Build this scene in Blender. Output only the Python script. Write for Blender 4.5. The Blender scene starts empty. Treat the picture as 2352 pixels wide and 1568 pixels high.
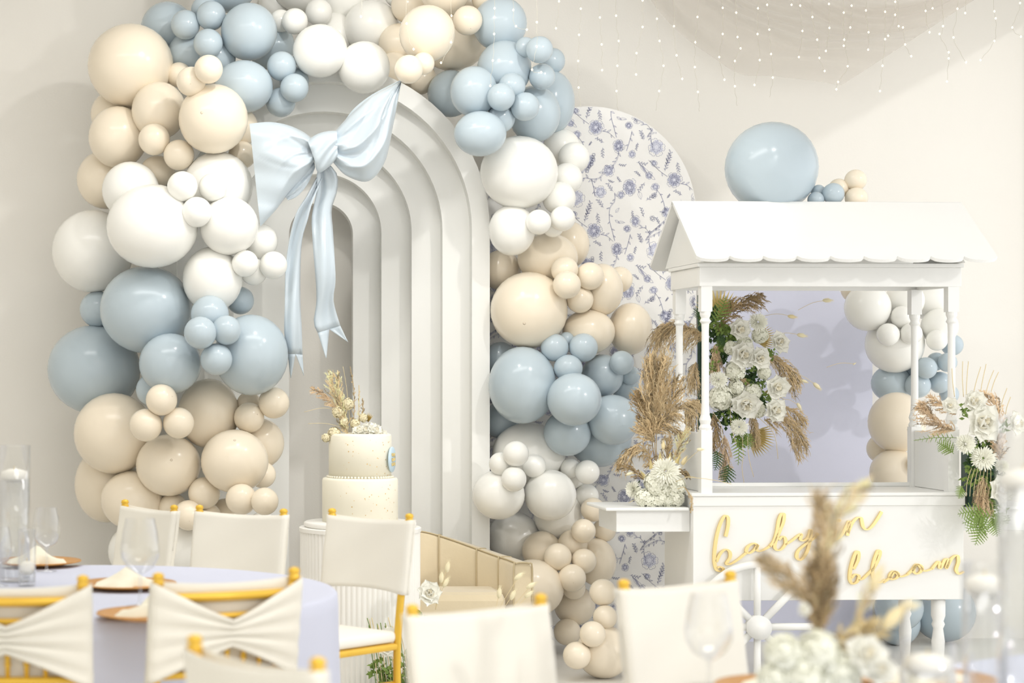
import bpy, math, random
from mathutils import Vector, Matrix
random.seed(7)
S = bpy.context.scene
COL = S.collection
PI = math.pi

# ------------------------------------------------------------------ camera
F = 4573.0            # focal length in pixels of a 2352 px wide frame (70 mm)
PX, PY, H = 550.0, 850.0, 1.48   # principal point and eye height
cam_d = bpy.data.cameras.new('camera'); cam = bpy.data.objects.new('camera', cam_d); COL.objects.link(cam)
cam.location = (0, 0, H); cam.rotation_euler = (PI / 2, 0, 0)
cam_d.sensor_width = 36; cam_d.lens = F * 36 / 2352
cam_d.shift_x = (1176 - PX) / 2352; cam_d.shift_y = (PY - 784) / 2352
cam_d.dof.use_dof = True; cam_d.dof.focus_distance = 9.9; cam_d.dof.aperture_fstop = 2.6
cam_d.clip_end = 200
S.camera = cam

# ------------------------------------------------------------------ light
w = bpy.data.worlds.new('world'); S.world = w; w.use_nodes = True
bg = w.node_tree.nodes['Background']
bg.inputs[0].default_value = (1.0, 0.995, 0.985, 1); bg.inputs[1].default_value = 2.0

sd = bpy.data.lights.new('sun', 'SUN'); sun = bpy.data.objects.new('sun', sd); COL.objects.link(sun)
sd.energy = .7; sd.angle = math.radians(1.6); sd.color = (1, .985, .97)
sun.rotation_euler = Vector((-1, 1.1, -.56)).to_track_quat('-Z', 'Y').to_euler()
sun.location = (4, 2, 3)

S.view_settings.view_transform = 'Standard'; S.view_settings.look = 'None'
S.view_settings.gamma = 1; S.view_settings.use_curve_mapping = False
S.view_settings.exposure = -0.52

# ------------------------------------------------------------------ helpers
def P(px, py, Y):
    return Vector(((px - PX) * Y / F, Y, H - (py - PY) * Y / F))

def srgb(r, g, b):
    f = lambda c: (c / 255 / 12.92) if c / 255 <= .04045 else ((c / 255 + .055) / 1.055) ** 2.4
    return (f(r), f(g), f(b), 1)

def mat(name, col, rough=.5, metal=0., spec=.5, var=0., vscale=8., bump=0., bscale=60., sheen=0., trans=0., coat=0., stretch=None, sss=0.):
    m = bpy.data.materials.new(name); m.use_nodes = True
    nt = m.node_tree; b = nt.nodes['Principled BSDF']
    b.inputs['Roughness'].default_value = rough; b.inputs['Metallic'].default_value = metal
    b.inputs['Specular IOR Level'].default_value = spec
    b.inputs['Sheen Weight'].default_value = sheen; b.inputs['Coat Weight'].default_value = coat
    b.inputs['Base Color'].default_value = col
    tc = nt.nodes.new('ShaderNodeTexCoord')
    def noise(sc):
        n = nt.nodes.new('ShaderNodeTexNoise'); n.inputs['Scale'].default_value = sc; n.inputs['Detail'].default_value = 3
        if stretch:
            mp = nt.nodes.new('ShaderNodeMapping'); mp.inputs['Scale'].default_value = stretch
            nt.links.new(tc.outputs['Object'], mp.inputs['Vector']); nt.links.new(mp.outputs[0], n.inputs['Vector'])
        else:
            nt.links.new(tc.outputs['Object'], n.inputs['Vector'])
        return n
    n = noise(vscale)
    mx = nt.nodes.new('ShaderNodeMix'); mx.data_type = 'RGBA'
    v = max(var, .012)
    mx.inputs[6].default_value = tuple(min(1, c * (1 - v)) for c in col[:3]) + (1,)
    mx.inputs[7].default_value = tuple(min(1, c * (1 + v)) for c in col[:3]) + (1,)
    nt.links.new(n.outputs['Fac'], mx.inputs[0]); nt.links.new(mx.outputs[2], b.inputs['Base Color'])
    if bump:
        n2 = noise(bscale); bp = nt.nodes.new('ShaderNodeBump'); bp.inputs['Strength'].default_value = bump
        bp.inputs['Distance'].default_value = .01
        nt.links.new(n2.outputs['Fac'], bp.inputs['Height']); nt.links.new(bp.outputs[0], b.inputs['Normal'])
    if trans:
        tr = nt.nodes.new('ShaderNodeBsdfTranslucent'); ms = nt.nodes.new('ShaderNodeMixShader')
        nt.links.new(mx.outputs[2], tr.inputs['Color'])
        ms.inputs[0].default_value = trans
        nt.links.new(b.outputs[0], ms.inputs[1]); nt.links.new(tr.outputs[0], ms.inputs[2])
        nt.links.new(ms.outputs[0], nt.nodes['Material Output'].inputs['Surface'])
    return m

def sheer(name, col, opacity):
    m = bpy.data.materials.new(name); m.use_nodes = True; nt = m.node_tree; nt.nodes.clear()
    out = nt.nodes.new('ShaderNodeOutputMaterial'); tr = nt.nodes.new('ShaderNodeBsdfTransparent')
    d = nt.nodes.new('ShaderNodeBsdfDiffuse'); tl = nt.nodes.new('ShaderNodeBsdfTranslucent')
    d.inputs[0].default_value = col; tl.inputs[0].default_value = col
    a = nt.nodes.new('ShaderNodeMixShader'); a.inputs[0].default_value = .4
    b = nt.nodes.new('ShaderNodeMixShader'); b.inputs[0].default_value = opacity
    nt.links.new(d.outputs[0], a.inputs[1]); nt.links.new(tl.outputs[0], a.inputs[2])
    nt.links.new(tr.outputs[0], b.inputs[1]); nt.links.new(a.outputs[0], b.inputs[2])
    nt.links.new(b.outputs[0], out.inputs[0])
    return m

def thin_glass(name, tint):
    m = bpy.data.materials.new(name); m.use_nodes = True; nt = m.node_tree; nt.nodes.clear()
    out = nt.nodes.new('ShaderNodeOutputMaterial'); tr = nt.nodes.new('ShaderNodeBsdfTransparent')
    tr.inputs[0].default_value = tint
    g = nt.nodes.new('ShaderNodeBsdfGlossy'); g.inputs['Roughness'].default_value = .03
    lw = nt.nodes.new('ShaderNodeLayerWeight'); lw.inputs[0].default_value = .42
    mp = nt.nodes.new('ShaderNodeMapRange'); mp.inputs[3].default_value = .03; mp.inputs[4].default_value = .7
    mx = nt.nodes.new('ShaderNodeMixShader')
    nt.links.new(lw.outputs['Facing'], mp.inputs[0]); nt.links.new(mp.outputs[0], mx.inputs[0])
    nt.links.new(tr.outputs[0], mx.inputs[1]); nt.links.new(g.outputs[0], mx.inputs[2]); nt.links.new(mx.outputs[0], out.inputs[0])
    return m

def emit(name, col, s):
    m = bpy.data.materials.new(name); m.use_nodes = True
    b = m.node_tree.nodes['Principled BSDF']; b.inputs['Base Color'].default_value = col
    b.inputs['Emission Color'].default_value = col; b.inputs['Emission Strength'].default_value = s
    return m

class MB:
    def __init__(s): s.v = []; s.f = []
    def add(s, vs, fs):
        o = len(s.v); s.v += [tuple(p) for p in vs]; s.f += [tuple(i + o for i in f) for f in fs]; return s
    def box(s, x0, x1, y0, y1, z0, z1):
        return s.add([(x0,y0,z0),(x1,y0,z0),(x1,y1,z0),(x0,y1,z0),(x0,y0,z1),(x1,y0,z1),(x1,y1,z1),(x0,y1,z1)],
                     [(0,3,2,1),(4,5,6,7),(0,1,5,4),(1,2,6,5),(2,3,7,6),(3,0,4,7)])
    def grid(s, rows, closed=False, flip=False):
        n = len(rows[0]); vs = [p for r in rows for p in r]; fs = []
        for i in range(len(rows) - 1):
            for j in range(n if closed else n - 1):
                k = (j + 1) % n
                q = (i*n+j, i*n+k, (i+1)*n+k, (i+1)*n+j)
                fs.append(q[::-1] if flip else q)
        return s.add(vs, fs)
    def tube(s, pts, rad, n=8, cap=True):
        pts = [Vector(p) for p in pts]
        if not hasattr(rad, '__len__'): rad = [rad] * len(pts)
        rows = []; up = None
        for i, p in enumerate(pts):
            t = (pts[min(i+1, len(pts)-1)] - pts[max(i-1, 0)]).normalized()
            if up is None:
                up = Vector((0,0,1)) if abs(t.z) < .9 else Vector((0,1,0))
            a = t.cross(up).normalized(); b = a.cross(t).normalized(); up = b
            rows.append([p + (a*math.cos(2*PI*k/n) + b*math.sin(2*PI*k/n)) * rad[i] for k in range(n)])
        o = len(s.v)
        s.grid(rows, True)
        if cap:
            s.f.append(tuple(o + k for k in range(n))[::-1]); s.f.append(tuple(o + (len(pts)-1)*n + k for k in range(n)))
        return s
    def lathe(s, prof, n=24, c=(0,0,0), cap=True):
        rows = [[(c[0]+r*math.cos(2*PI*k/n), c[1]+r*math.sin(2*PI*k/n), c[2]+z) for k in range(n)] for r, z in prof]
        o = len(s.v); s.grid(rows, True)
        if cap:
            s.f.append(tuple(o + k for k in range(n))[::-1]); s.f.append(tuple(o + (len(prof)-1)*n + k for k in range(n)))
        return s
    def mesh(s, name, m, smooth=True):
        me = bpy.data.meshes.new(name); me.from_pydata(s.v, [], s.f); me.update()
        if m: me.materials.append(m)
        if smooth: me.polygons.foreach_set('use_smooth', [True] * len(me.polygons))
        return me
    def obj(s, name, m, parent=None, smooth=True, bevel=0., **kw):
        return link(name, s.mesh(name, m, smooth), parent, bevel=bevel, **kw)

def link(name, me, parent=None, loc=None, rot=None, scale=None, bevel=0.):
    o = bpy.data.objects.new(name, me); COL.objects.link(o)
    if parent: o.parent = parent
    if loc is not None: o.location = loc
    if rot is not None: o.rotation_euler = rot
    if scale is not None: o.scale = scale
    if bevel:
        b = o.modifiers.new('bevel', 'BEVEL'); b.width = bevel; b.segments = 2; b.limit_method = 'ANGLE'
    return o

def tag(o, label, cat, group=None, kind=None):
    o['label'] = label; o['category'] = cat
    if group: o['group'] = group
    if kind: o['kind'] = kind
    return o

def thing(name, label, cat, loc=(0,0,0), rz=0., group=None):
    o = link(name, None, None, loc, (0,0,rz)); o.empty_display_size = .05
    return tag(o, label, cat, group)

def struct(o):
    o['kind'] = 'structure'; return o

def copy_tree(o, parent=None):
    c = o.copy(); COL.objects.link(c)
    if parent: c.parent = parent
    for ch in list(o.children): copy_tree(ch, c)
    return c

def crom(pts, k=6, closed=False):
    pts = [Vector(p) for p in pts]; out = []
    n = len(pts)
    for i in range(n - 1):
        p0 = pts[max(i-1,0)]; p1 = pts[i]; p2 = pts[i+1]; p3 = pts[min(i+2,n-1)]
        for j in range(k):
            t = j / k
            out.append(.5*((2*p1)+(p2-p0)*t+(2*p0-5*p1+4*p2-p3)*t*t+(3*p1-p0-3*p2+p3)*t**3))
    out.append(pts[-1]); return out

def resample(pts, n):
    pts = [Vector(p) for p in pts]
    d = [0]
    for a, b in zip(pts, pts[1:]): d.append(d[-1] + (b-a).length)
    out = []; i = 0
    for k in range(n):
        t = d[-1] * k / (n-1)
        while i < len(pts)-2 and d[i+1] < t: i += 1
        seg = d[i+1]-d[i] or 1e-9
        out.append(pts[i].lerp(pts[i+1], min(1, max(0,(t-d[i])/seg))))
    return out

# ------------------------------------------------------------------ materials
M = {}
M['wall']   = mat('wall_paint', srgb(245,242,235), .85, spec=.2, var=.015, vscale=1.5, bump=.05, bscale=90)
M['ceil']   = mat('ceiling_paint', srgb(245,244,241), .9, spec=.2)
M['floor']  = mat('floor_tile', srgb(224,222,216), .35, var=.03, vscale=2)
M['white']  = mat('white_satin_paint', srgb(246,244,238), .45, spec=.35, var=.01)
M['archw']  = mat('arch_white_paint', srgb(244,244,240), .55, spec=.3, var=.012, vscale=3)
M['cart']   = mat('cart_white_lacquer', srgb(243,243,240), .35, spec=.4, var=.01)
M['blue']   = mat('balloon_dusty_blue', srgb(190,204,212), .2, spec=.45, var=.015, vscale=2.5)
M['beige']  = mat('balloon_blush_sand', srgb(244,232,211), .22, spec=.42, var=.015, vscale=2.5)
M['wht']    = mat('balloon_white_sand', srgb(249,248,242), .22, spec=.42, var=.008, vscale=2.5)
M['lav']    = mat('lavender_fabric', srgb(219,221,238), .8, spec=.2, var=.012, vscale=3, bump=.04, bscale=200)
M['toile']  = mat('toile_ground_fabric', srgb(247,246,243), .8, spec=.2)
M['ink']    = mat('toile_blue_ink', srgb(148,152,186), .8, spec=.1, var=.12, vscale=14)
M['satin']  = mat('blue_satin', srgb(203,215,223), .24, spec=.7, sheen=.3, var=.02, vscale=5, bump=.35, bscale=7)
M['gold']   = mat('gold_frame', srgb(238,192,66), .3, metal=.3, spec=.6, var=.06, vscale=20)
M['mirror'] = mat('gold_mirror_acrylic', srgb(250,224,160), .2, metal=.9, var=.04, vscale=6)
M['sash']   = mat('cream_spandex', srgb(242,238,226), .7, spec=.25, sheen=.2, var=.012, bump=.04, bscale=300)
M['cush']   = mat('ivory_cushion', srgb(247,244,234), .75, spec=.2)
M['cloth']  = mat('lavender_tablecloth', srgb(212,215,231), .8, spec=.2, var=.02, vscale=4)
M['velvet'] = mat('beige_velvet', srgb(222,207,176), .75, spec=.25, sheen=.5, var=.07, vscale=7, bump=.12, bscale=40)
M['seam']   = mat('velvet_piping', srgb(200,184,150), .8, spec=.2)
M['icing']  = mat('ivory_icing', srgb(245,240,222), .5, spec=.35, var=.02, vscale=10, bump=.08, bscale=30)
M['fleck']  = mat('gold_leaf_fleck', srgb(226,190,120), .35, metal=.6)
M['disc']   = mat('blue_fondant', srgb(196,218,232), .5)
M['petal']  = mat('white_petal', srgb(255,253,244), .55, spec=.25, var=.02, vscale=30, trans=.18)
M['petalc'] = mat('cream_petal', srgb(253,246,226), .55, spec=.25, var=.03, vscale=30, trans=.18)
M['mum']    = mat('white_mum_petal', srgb(254,253,240), .55, spec=.25, var=.03, vscale=40, trans=.15)
M['hyd']    = mat('hydrangea_petal', srgb(253,253,236), .55, spec=.25, var=.05, vscale=40, trans=.15)
M['pampas'] = mat('pampas_tan', srgb(202,182,146), .9, spec=.1, var=.16, vscale=22, trans=.25)
M['pampasd']= mat('pampas_brown', srgb(178,156,120), .9, spec=.1, var=.16, vscale=22, trans=.25)
M['pampasp']= mat('pampas_pale', srgb(238,220,182), .9, spec=.1, var=.16, vscale=22, trans=.3)
M['pampask']= mat('pampas_blush', srgb(222,198,166), .9, spec=.1, var=.2, vscale=22, trans=.25)
M['bunny']  = mat('bunny_tail_cream', srgb(240,230,196), .9, spec=.1, var=.08, vscale=60)
M['bunnyy'] = mat('bunny_tail_straw', srgb(238,222,178), .9, spec=.1, var=.08, vscale=60)
M['straw']  = mat('dried_straw', srgb(226,208,164), .8, spec=.15, var=.1)
M['palm']   = mat('dried_palm', srgb(238,222,164), .7, spec=.2, var=.08, vscale=10, trans=.2)
M['fern']   = mat('fern_green', srgb(132,156,82), .6, spec=.25, var=.18, vscale=18, trans=.2)
M['dark']   = mat('dark_green_leaf', srgb(72,98,58), .6, spec=.25, var=.25, vscale=14, trans=.12)
M['stand']  = mat('dark_green_stand', srgb(38,70,56), .5)
M['wire']   = mat('clear_light_wire', srgb(205,200,184), .5, var=.03)
M['bulb']   = emit('fairy_bulb_glow', (1, .84, .56, 1), 3.2)
M['tulle']  = sheer('sheer_tulle', srgb(232,225,216), .36)
M['glass']  = thin_glass('clear_glass', (.985, .988, .985, 1))
M['water']  = thin_glass('water', (.985, .992, .99, 1))
M['wax']    = mat('white_wax', srgb(250,247,238), .5)
M['rattan'] = mat('gold_beaded_charger', srgb(208,152,84), .4, metal=.3, var=.18, vscale=60, bump=.4, bscale=120)
M['napkin'] = mat('ivory_napkin', srgb(247,242,222), .8, spec=.15)
M['plate']  = mat('white_china', srgb(248,247,243), .2)
M['metal']  = mat('lamp_white_metal', srgb(235,233,228), .4)

PV = {}
for k, c in (('pampas',(202,182,146)),('pampasd',(178,156,120)),('pampasp',(238,220,182)),('pampask',(222,198,166))):
    PV[M[k].name] = (mat(k+'_light', srgb(*[min(255,x*1.13) for x in c]), .9, spec=.1, var=.1, vscale=22, trans=.3), mat(k+'_deep', srgb(*[x*.72 for x in c]), .9, spec=.1, var=.1, vscale=22, trans=.25))
# ------------------------------------------------------------------ room
YW = 11.0; ZC = 4.0; XL, XR = -2.6, 4.6; LINT = 3.62; YF = -1.2
struct(MB().box(XL-.2, XR+.2, YF, YW+.2, -.1, 0).obj('floor', M['floor'], smooth=False))
struct(MB().box(XL-.2, XR+.2, YW, YW+.15, 0, ZC).obj('wall_back', M['wall'], smooth=False))
struct(MB().box(XL-.15, XL, YF, YW, 0, ZC).obj('wall_left', M['wall'], smooth=False))
struct(MB().box(XL-.2, XR+.2, YF, YW+.2, ZC, ZC+.12).obj('ceiling', M['ceil'], smooth=False))
# right hand wall: a full-width shop window under a lintel
struct(MB().box(XR, XR+.15, YF, YW, LINT, ZC).obj('wall_right', M['wall'], smooth=False))
wf = struct(MB().box(XR, XR+.1, 10.7, YW, 0, LINT).obj('window_1', M['white'], smooth=False))
MB().box(XR, XR+.1, YF, 10.7, 0, .12).obj('window_sill', M['white'], wf, smooth=False)

# ------------------------------------------------------------------ room spotlights and added fill panels (on the ceiling, above the frame)
def track_lamp(label, x, y, z, target, energy, rad, spot=None):
    t = thing('ceiling_spotlight', label, 'lamp', (x, y, z))
    MB().lathe([(.02,.0),(.02,ZC-z)], 10).obj('stem', M['metal'], t)
    d = (Vector(target) - Vector((x, y, z))).normalized(); q = d.to_track_quat('-Z', 'Y').to_euler()
    MB().lathe([(.055,.02),(.06,.14),(.03,.16)], 16).obj('lamp_head', M['metal'], t, rot=q)
    ld = bpy.data.lights.new('spot', 'SPOT'); ld.energy = energy; ld.shadow_soft_size = rad
    ld.spot_size = math.radians(spot or 120); ld.spot_blend = .6; ld.color = (1, .98, .95)
    lo = bpy.data.objects.new('bulb', ld); COL.objects.link(lo); lo.parent = t
    lo.rotation_euler = q
    return t
track_lamp('white ceiling spotlight over the arch and garland', .45, 8.75, 3.8, (-.1, 10.6, 1.7), 62, .05, 150)
track_lamp('white ceiling spotlight shining sideways onto the arch', 2.3, 7.9, 3.8, (.4, 10.4, 1.8), 125, .05, 84)
track_lamp('white ceiling spotlight aimed at the candy cart', 2.3, 6.0, 3.8, (1.9, 10.4, 1.6), 38, .06, 120)

def fill_panel(label, x, y, sx, sy, energy):  # unseen fill light with an invented ceiling fixture, added to brighten the room
    t = thing('ceiling_panel_light', label, 'lamp', (x, y, ZC-.04))
    MB().box(-sx/2, sx/2, -sy/2, sy/2, 0, .04).obj('housing', M['metal'], t, smooth=False)
    ld = bpy.data.lights.new('panel', 'AREA'); ld.shape = 'RECTANGLE'; ld.size = sx*.94; ld.size_y = sy*.94; ld.energy = energy
    ld.color = (1, .985, .965)
    lo = bpy.data.objects.new('fill_area', ld); COL.objects.link(lo); lo.parent = t; lo.location = (0,0,-.012)
fill_panel('added out of view fill light panel above the dining tables', .8, 3.4, 2.4, 1.2, 62)  # added fill, brightens the near chairs
fill_panel('added out of view fill light panel in front of the balloon garland', -.1, 7.9, 3.8, .6, 70)  # added fill, lifts the wall and garland

# ------------------------------------------------------------------ stepped arch
YA = 10.30; a_px = YA / F
arch = thing('arch_backdrop', 'white stepped rainbow arch backdrop with nested recessed layers', 'backdrop', ((745-PX)*a_px, YA, 0))
ZA = H + (PY-526) * a_px
radii = [380*a_px, 339*a_px, .622, .470, .318, .172]
def arch_outline(r, z0=0., n=40):
    return [(r, z0)] + [(r*math.cos(PI*k/n), ZA + r*math.sin(PI*k/n)) for k in range(n+1)] + [(-r, z0)]
for i in range(5):
    ro = radii[i] + (.03 if i else 0); ri = radii[i+1]
    y0 = .105*i; y1 = y0 + .115 + (.02 if i else .0)
    o = arch_outline(ro); q = arch_outline(ri); n = len(o)
    mb = MB()
    rows = [[(x,y0,z) for x,z in q], [(x,y0,z) for x,z in o], [(x,y1,z) for x,z in o], [(x,y1,z) for x,z in q], [(x,y0,z) for x,z in q]]
    mb.grid(rows)
    for e in (0, n-1):
        mb.add([rows[0][e], rows[1][e], rows[2][e], rows[3][e]], [(0,1,2,3)])
    lay = mb.obj('arch_layer', M['archw'], arch, smooth=False)

# ------------------------------------------------------------------ arched panels
def arched_panel(name, label, cxpx, rpx, cypx, Y, th, m):
    s = Y / F; r = rpx*s; cz = H + (PY-cypx)*s
    t = thing(name, label, 'backdrop', ((cxpx-PX)*s, Y, 0))
    n = 40; o = [(r, 0)] + [(r*math.cos(PI*k/n), cz + r*math.sin(PI*k/n)) for k in range(n+1)] + [(-r, 0)]
    N = len(o); mb = MB()
    mb.add([(x,0,z) for x,z in o] + [(x,th,z) for x,z in o],
           [tuple(range(N)), tuple(range(2*N-1, N-1, -1))] + [(i,(i+1)%N+0,(i+1)%N+N,i+N)[::-1] for i in range(N)])
    mb.obj('board', m, t, smooth=False)
    return t, r, cz
toile, TR, TZ = arched_panel('toile_panel', 'tall arched panel covered in blue and white floral toile', 1351, 248, 492, 10.72, .05, M['toile'])
lavp, _, _ = arched_panel('lavender_panel', 'plain lavender arched panel standing behind the candy cart', 1798, 206, 828, 10.86, .04, M['lav'])

# printed toile pattern (line art, laid 1 mm proud of the cloth)
def toile_print():
    rnd = random.Random(3)
    mb = MB(); s = 10.72 / F; z2p = 1/3.733
    def inside(x, z):
        if z < .02 or abs(x) > TR - .004: return False
        return z <= TZ or x*x + (z-TZ)**2 < (TR-.004)**2
    ox, oz = (1351-PX)*s, 0
    def stroke(pts, wd=.0016):
        ps = []; wd = wd*.68
        for (x, y) in pts:
            px = 1280 + x*z2p; py = 220 + y*z2p
            ps.append(((px-PX)*s - ox, H - (py-PY)*s))
        for a, b in zip(ps, ps[1:]):
            if not (inside(*a) and inside(*b)): continue
            dx, dz = b[0]-a[0], b[1]-a[1]; L = math.hypot(dx, dz)
            if L < 1e-6: continue
            nx, nz = -dz/L*wd/2, dx/L*wd/2; ex, ez = dx/L*wd*.3, dz/L*wd*.3
            mb.add([(a[0]-ex-nx,-.0012,a[1]-ez-nz),(b[0]+ex-nx,-.0012,b[1]+ez-nz),(b[0]+ex+nx,-.0012,b[1]+ez+nz),(a[0]-ex+nx,-.0012,a[1]-ez+nz)], [(0,1,2,3)])
    tint = MB()
    def flower(x, y, r, sy=1., rings=3, n=7, fill=True, sd=0):
        q = random.Random(sd); r *= 1.12
        if r > 28:
            ring = []
            for j in range(18):
                a = 2*PI*j/18; rr = r*(.80+.10*math.sin(n*a+sd)); px = 1280+(x+math.cos(a)*rr)*z2p; py = 220+(y+math.sin(a)*rr*sy)*z2p
                ring.append(((px-PX)*s-ox, H-(py-PY)*s))
            if all(inside(*c) for c in ring): tint.add([(a,-.0006,b) for a,b in ring], [tuple(range(18))])
        for k in range(rings):
            rr = r*(1 - k/rings*.85)
            for j in range(n - k):
                a = 2*PI*(j + .5*k)/(n-k) + q.uniform(-.2,.2); w = 2*PI/(n-k)*.62
                r0 = rr*.45; r1 = rr*q.uniform(.88,1.12)
                pts = [(x+math.cos(a-w*f1)*rad, y+math.sin(a-w*f1)*rad*sy) for f1, rad in ((.35,r0),(.75,r1*.75),(.6,r1*.95),(.2,r1),(0,r1*.9),(-.2,r1),(-.6,r1*.95),(-.75,r1*.75),(-.35,r0))]
                stroke(pts, .0017)
                if fill and r > 30:
                    for h in (-.25, .25):
                        stroke([(x+math.cos(a+h*w)*r0, y+math.sin(a+h*w)*r0*sy), (x+math.cos(a+h*w)*r1*.78, y+math.sin(a+h*w)*r1*.78*sy)], .0011)
    def leaf(x, y, a, L, wd=.3):
        c, sn = math.cos(a), math.sin(a)
        def at(u, v): return (x + (u*c - v*sn)*L, y + (u*sn + v*c)*L)
        stroke([at(0,0), at(.3,wd*.5), at(.65,wd*.42), at(1,0), at(.65,-wd*.42), at(.3,-wd*.5), at(0,0)], .0015)
        stroke([at(0,0), at(.9,.03)], .0012)
    def branch(pts, th=9, leaves=True, sd=0):
        q = random.Random(sd)
        c = [(p.x, p.y) for p in crom([(a,b,0) for a,b in pts], 5)]
        stroke(c, .0018); stroke([(x+th*.6, y+th*.6) for x, y in c], .0015)
        if leaves:
            for i in range(1, len(c)-1, 3):
                a = math.atan2(c[i+1][1]-c[i][1], c[i+1][0]-c[i][0]) + q.choice((-1,1))*q.uniform(.6,1.1)
                leaf(c[i][0], c[i][1], a, q.uniform(22,46), .34)
    def sprig(x, y, a, L, sd=0):
        q = random.Random(sd); c, sn = math.cos(a), math.sin(a)
        stroke([(x,y),(x+L*c*.5-6,y+L*sn*.5),(x+L*c,y+L*sn)], .0013)
        for k in range(7):
            t = .15 + .85*k/6
            leaf(x+L*c*t, y+L*sn*t, a + (.8 if k%2 else -.8), L*q.uniform(.2,.3), .38)
    def cell(dx, dy, e):
        D = lambda pts: [(x+dx, y+dy) for x, y in pts]
        flower(330+dx,270+dy,60,1.05,4,8,sd=1); flower(525+dx,430+dy,44,1.25,4,7,sd=2); flower(440+dx,640+dy,46,1.1,3,6,sd=3)
        flower(620+dx,785+dy,56,1.25,4,8,sd=4); flower(850+dx,440+dy,64,1.05,2,6,sd=5);
        flower(370+dx,825+dy,50,1.,2,5,sd=7); flower(612+dx,255+dy,28,1.,2,7,sd=8); flower(640+dx,500+dy,30,1.,2,5,sd=9)
        flower(840+dx,780+dy,33,.9,2,5,sd=10); flower(830+dx,855+dy,22,1.,2,5,sd=11); flower(545+dx,850+dy,27,1.2,2,5,sd=12)
        flower(830+dx,580+dy,25,1.,2,6,sd=13); flower(115+dx,235+dy,30,1.,2,5,sd=15)
        flower(668+dx,1075+dy,36,1.2,3,6,sd=20); flower(945+dx,1003+dy,46,1.1,3,7,sd=21); flower(815+dx,1050+dy,22,1.,2,5,sd=22)
        branch(D([(950,1040),(900,1085),(850,1130),(790,1190),(785,1260),(800,1330)]),10,sd=20); branch(D([(790,1180),(750,1130),(700,1135)]),7,sd=21)
        branch(D([(490,830),(490,900),(450,960),(445,1060),(470,1160),(490,1240)]),7,sd=22); sprig(745+dx,1040+dy,-1.9,80,31); sprig(640+dx,980+dy,1.4,60,32); sprig(880+dx,1100+dy,-2.1,60,33); sprig(400+dx,960+dy,-2.2,80,34); sprig(250+dx,1000+dy,-1.2,90,35); sprig(340+dx,1000+dy,1.4,80,36)
        leaf(500+dx,1000+dy,-.9,50,.45); leaf(520+dx,1080+dy,.1,60,.35)
        for k in range(8):
            flower(318+dx-8*k+rnd.uniform(-9,9), 505+dy+20*k, 13, 1, 1, 5, False, sd=30+k)
        branch(D([(110,100),(190,180),(270,240)]),9,sd=1); branch(D([(385,300),(440,315),(490,360)]),8,sd=2)
        branch(D([(525,480),(510,540),(480,590),(430,625)]),9,sd=4)
        branch(D([(400,650),(360,700),(300,712),(240,702),(190,720),(120,760)]),10,sd=5); branch(D([(290,715),(310,790),(320,860)]),8,sd=6)
        branch(D([(80,790),(130,720),(220,650)]),9,sd=7)
        branch(D([(850,800),(890,860),(920,960),(900,1010)]),7,sd=9); branch(D([(640,300),(620,380),(592,470)]),5,sd=10)
        for (x,y,a,L,sd) in ((250,200,-1.3,90,1),(400,400,-2.6,70,2),(390,440,1.6,80,3),(680,570,.2,80,4),(740,380,-1.9,80,5),(480,820,-2.2,80,6),
                             (750,740,2.2,90,7),(930,600,-1.1,90,8),(520,590,.1,60,9),(510,690,1.0,50,10),(270,430,-1.,40,11),(690,400,1.8,60,12),(760,900,-.6,90,13),(430,720,.4,50,14),(720,690,-2.4,60,15)):
            sprig(x+dx,y+dy,a,L,sd)
        # long-tailed bird
        b = D([(705,585),(740,610),(775,640),(800,672),(830,700),(838,718),(818,716),(785,690),(750,655),(720,625),(705,585)])
        stroke(b,.0018)
        for k in range(7): stroke(D([(708+5*k,585+3*k),(742+6*k,640+6*k)]),.0012)
        leaf(700+dx,820+dy,1.3,70,.5); leaf(510+dx,180+dy,.6,50,.4); leaf(745+dx,370+dy,-1.9,60,.4)
    v1 = (-15, 885); v2 = (672, 450)
    for i in range(-3, 7):
        for j in range(-3, 3):
            cell(v1[0]*i + v2[0]*j, v1[1]*i + v2[1]*j, 0)
    o = mb.obj('printed_pattern', M['ink'], toile, smooth=False); o['kind'] = 'stuff'
    o = tint.obj('printed_wash', mat('toile_pale_wash', srgb(226,228,239), .8, spec=.1, var=.04, vscale=60), toile, smooth=False); o['kind'] = 'stuff'
toile_print()

# ------------------------------------------------------------------ balloons
def balloon_mesh(m):
    n, k = 32, 22; rows = []
    for i in range(k+1):
        t = PI * i / k                       # 0 = crown (towards -Y), PI = neck
        r = math.sin(t); y = -math.cos(t)
        if t > 2.0:
            y *= 1 + .10*((t-2.0)/1.14)**2; r *= 1 - .06*((t-2.0)/1.14)
        rows.append([(r*math.cos(2*PI*j/n), y, r*math.sin(2*PI*j/n)) for j in range(n)])
    return MB().grid(rows, True, True).mesh('balloon', m)
BM = {c: balloon_mesh(M[c]) for c in ('blue','beige','wht')}
def knot_mesh(m):
    return MB().lathe([(.03,0),(.05,.03),(.035,.06),(.06,.1),(.075,.14)], 10).mesh('knot', m)
KM = {c: knot_mesh(M[c]) for c in BM}
tipm = {'beige': mat('balloon_crown_beige', srgb(232,217,195), .4), 'blue': mat('balloon_crown_blue', srgb(190,206,215), .4), 'wht': mat('balloon_crown_white', srgb(226,220,204), .45)}
TM = {c: MB().lathe([(.04,.0),(.026,.006),(.010,.010),(.002,.011)], 12).mesh('crown_mark', tipm[c]) for c in BM}
CNAME = {'blue': 'dusty blue', 'beige': 'sand beige', 'wht': 'white'}
placed = []; SPEC = []
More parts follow.
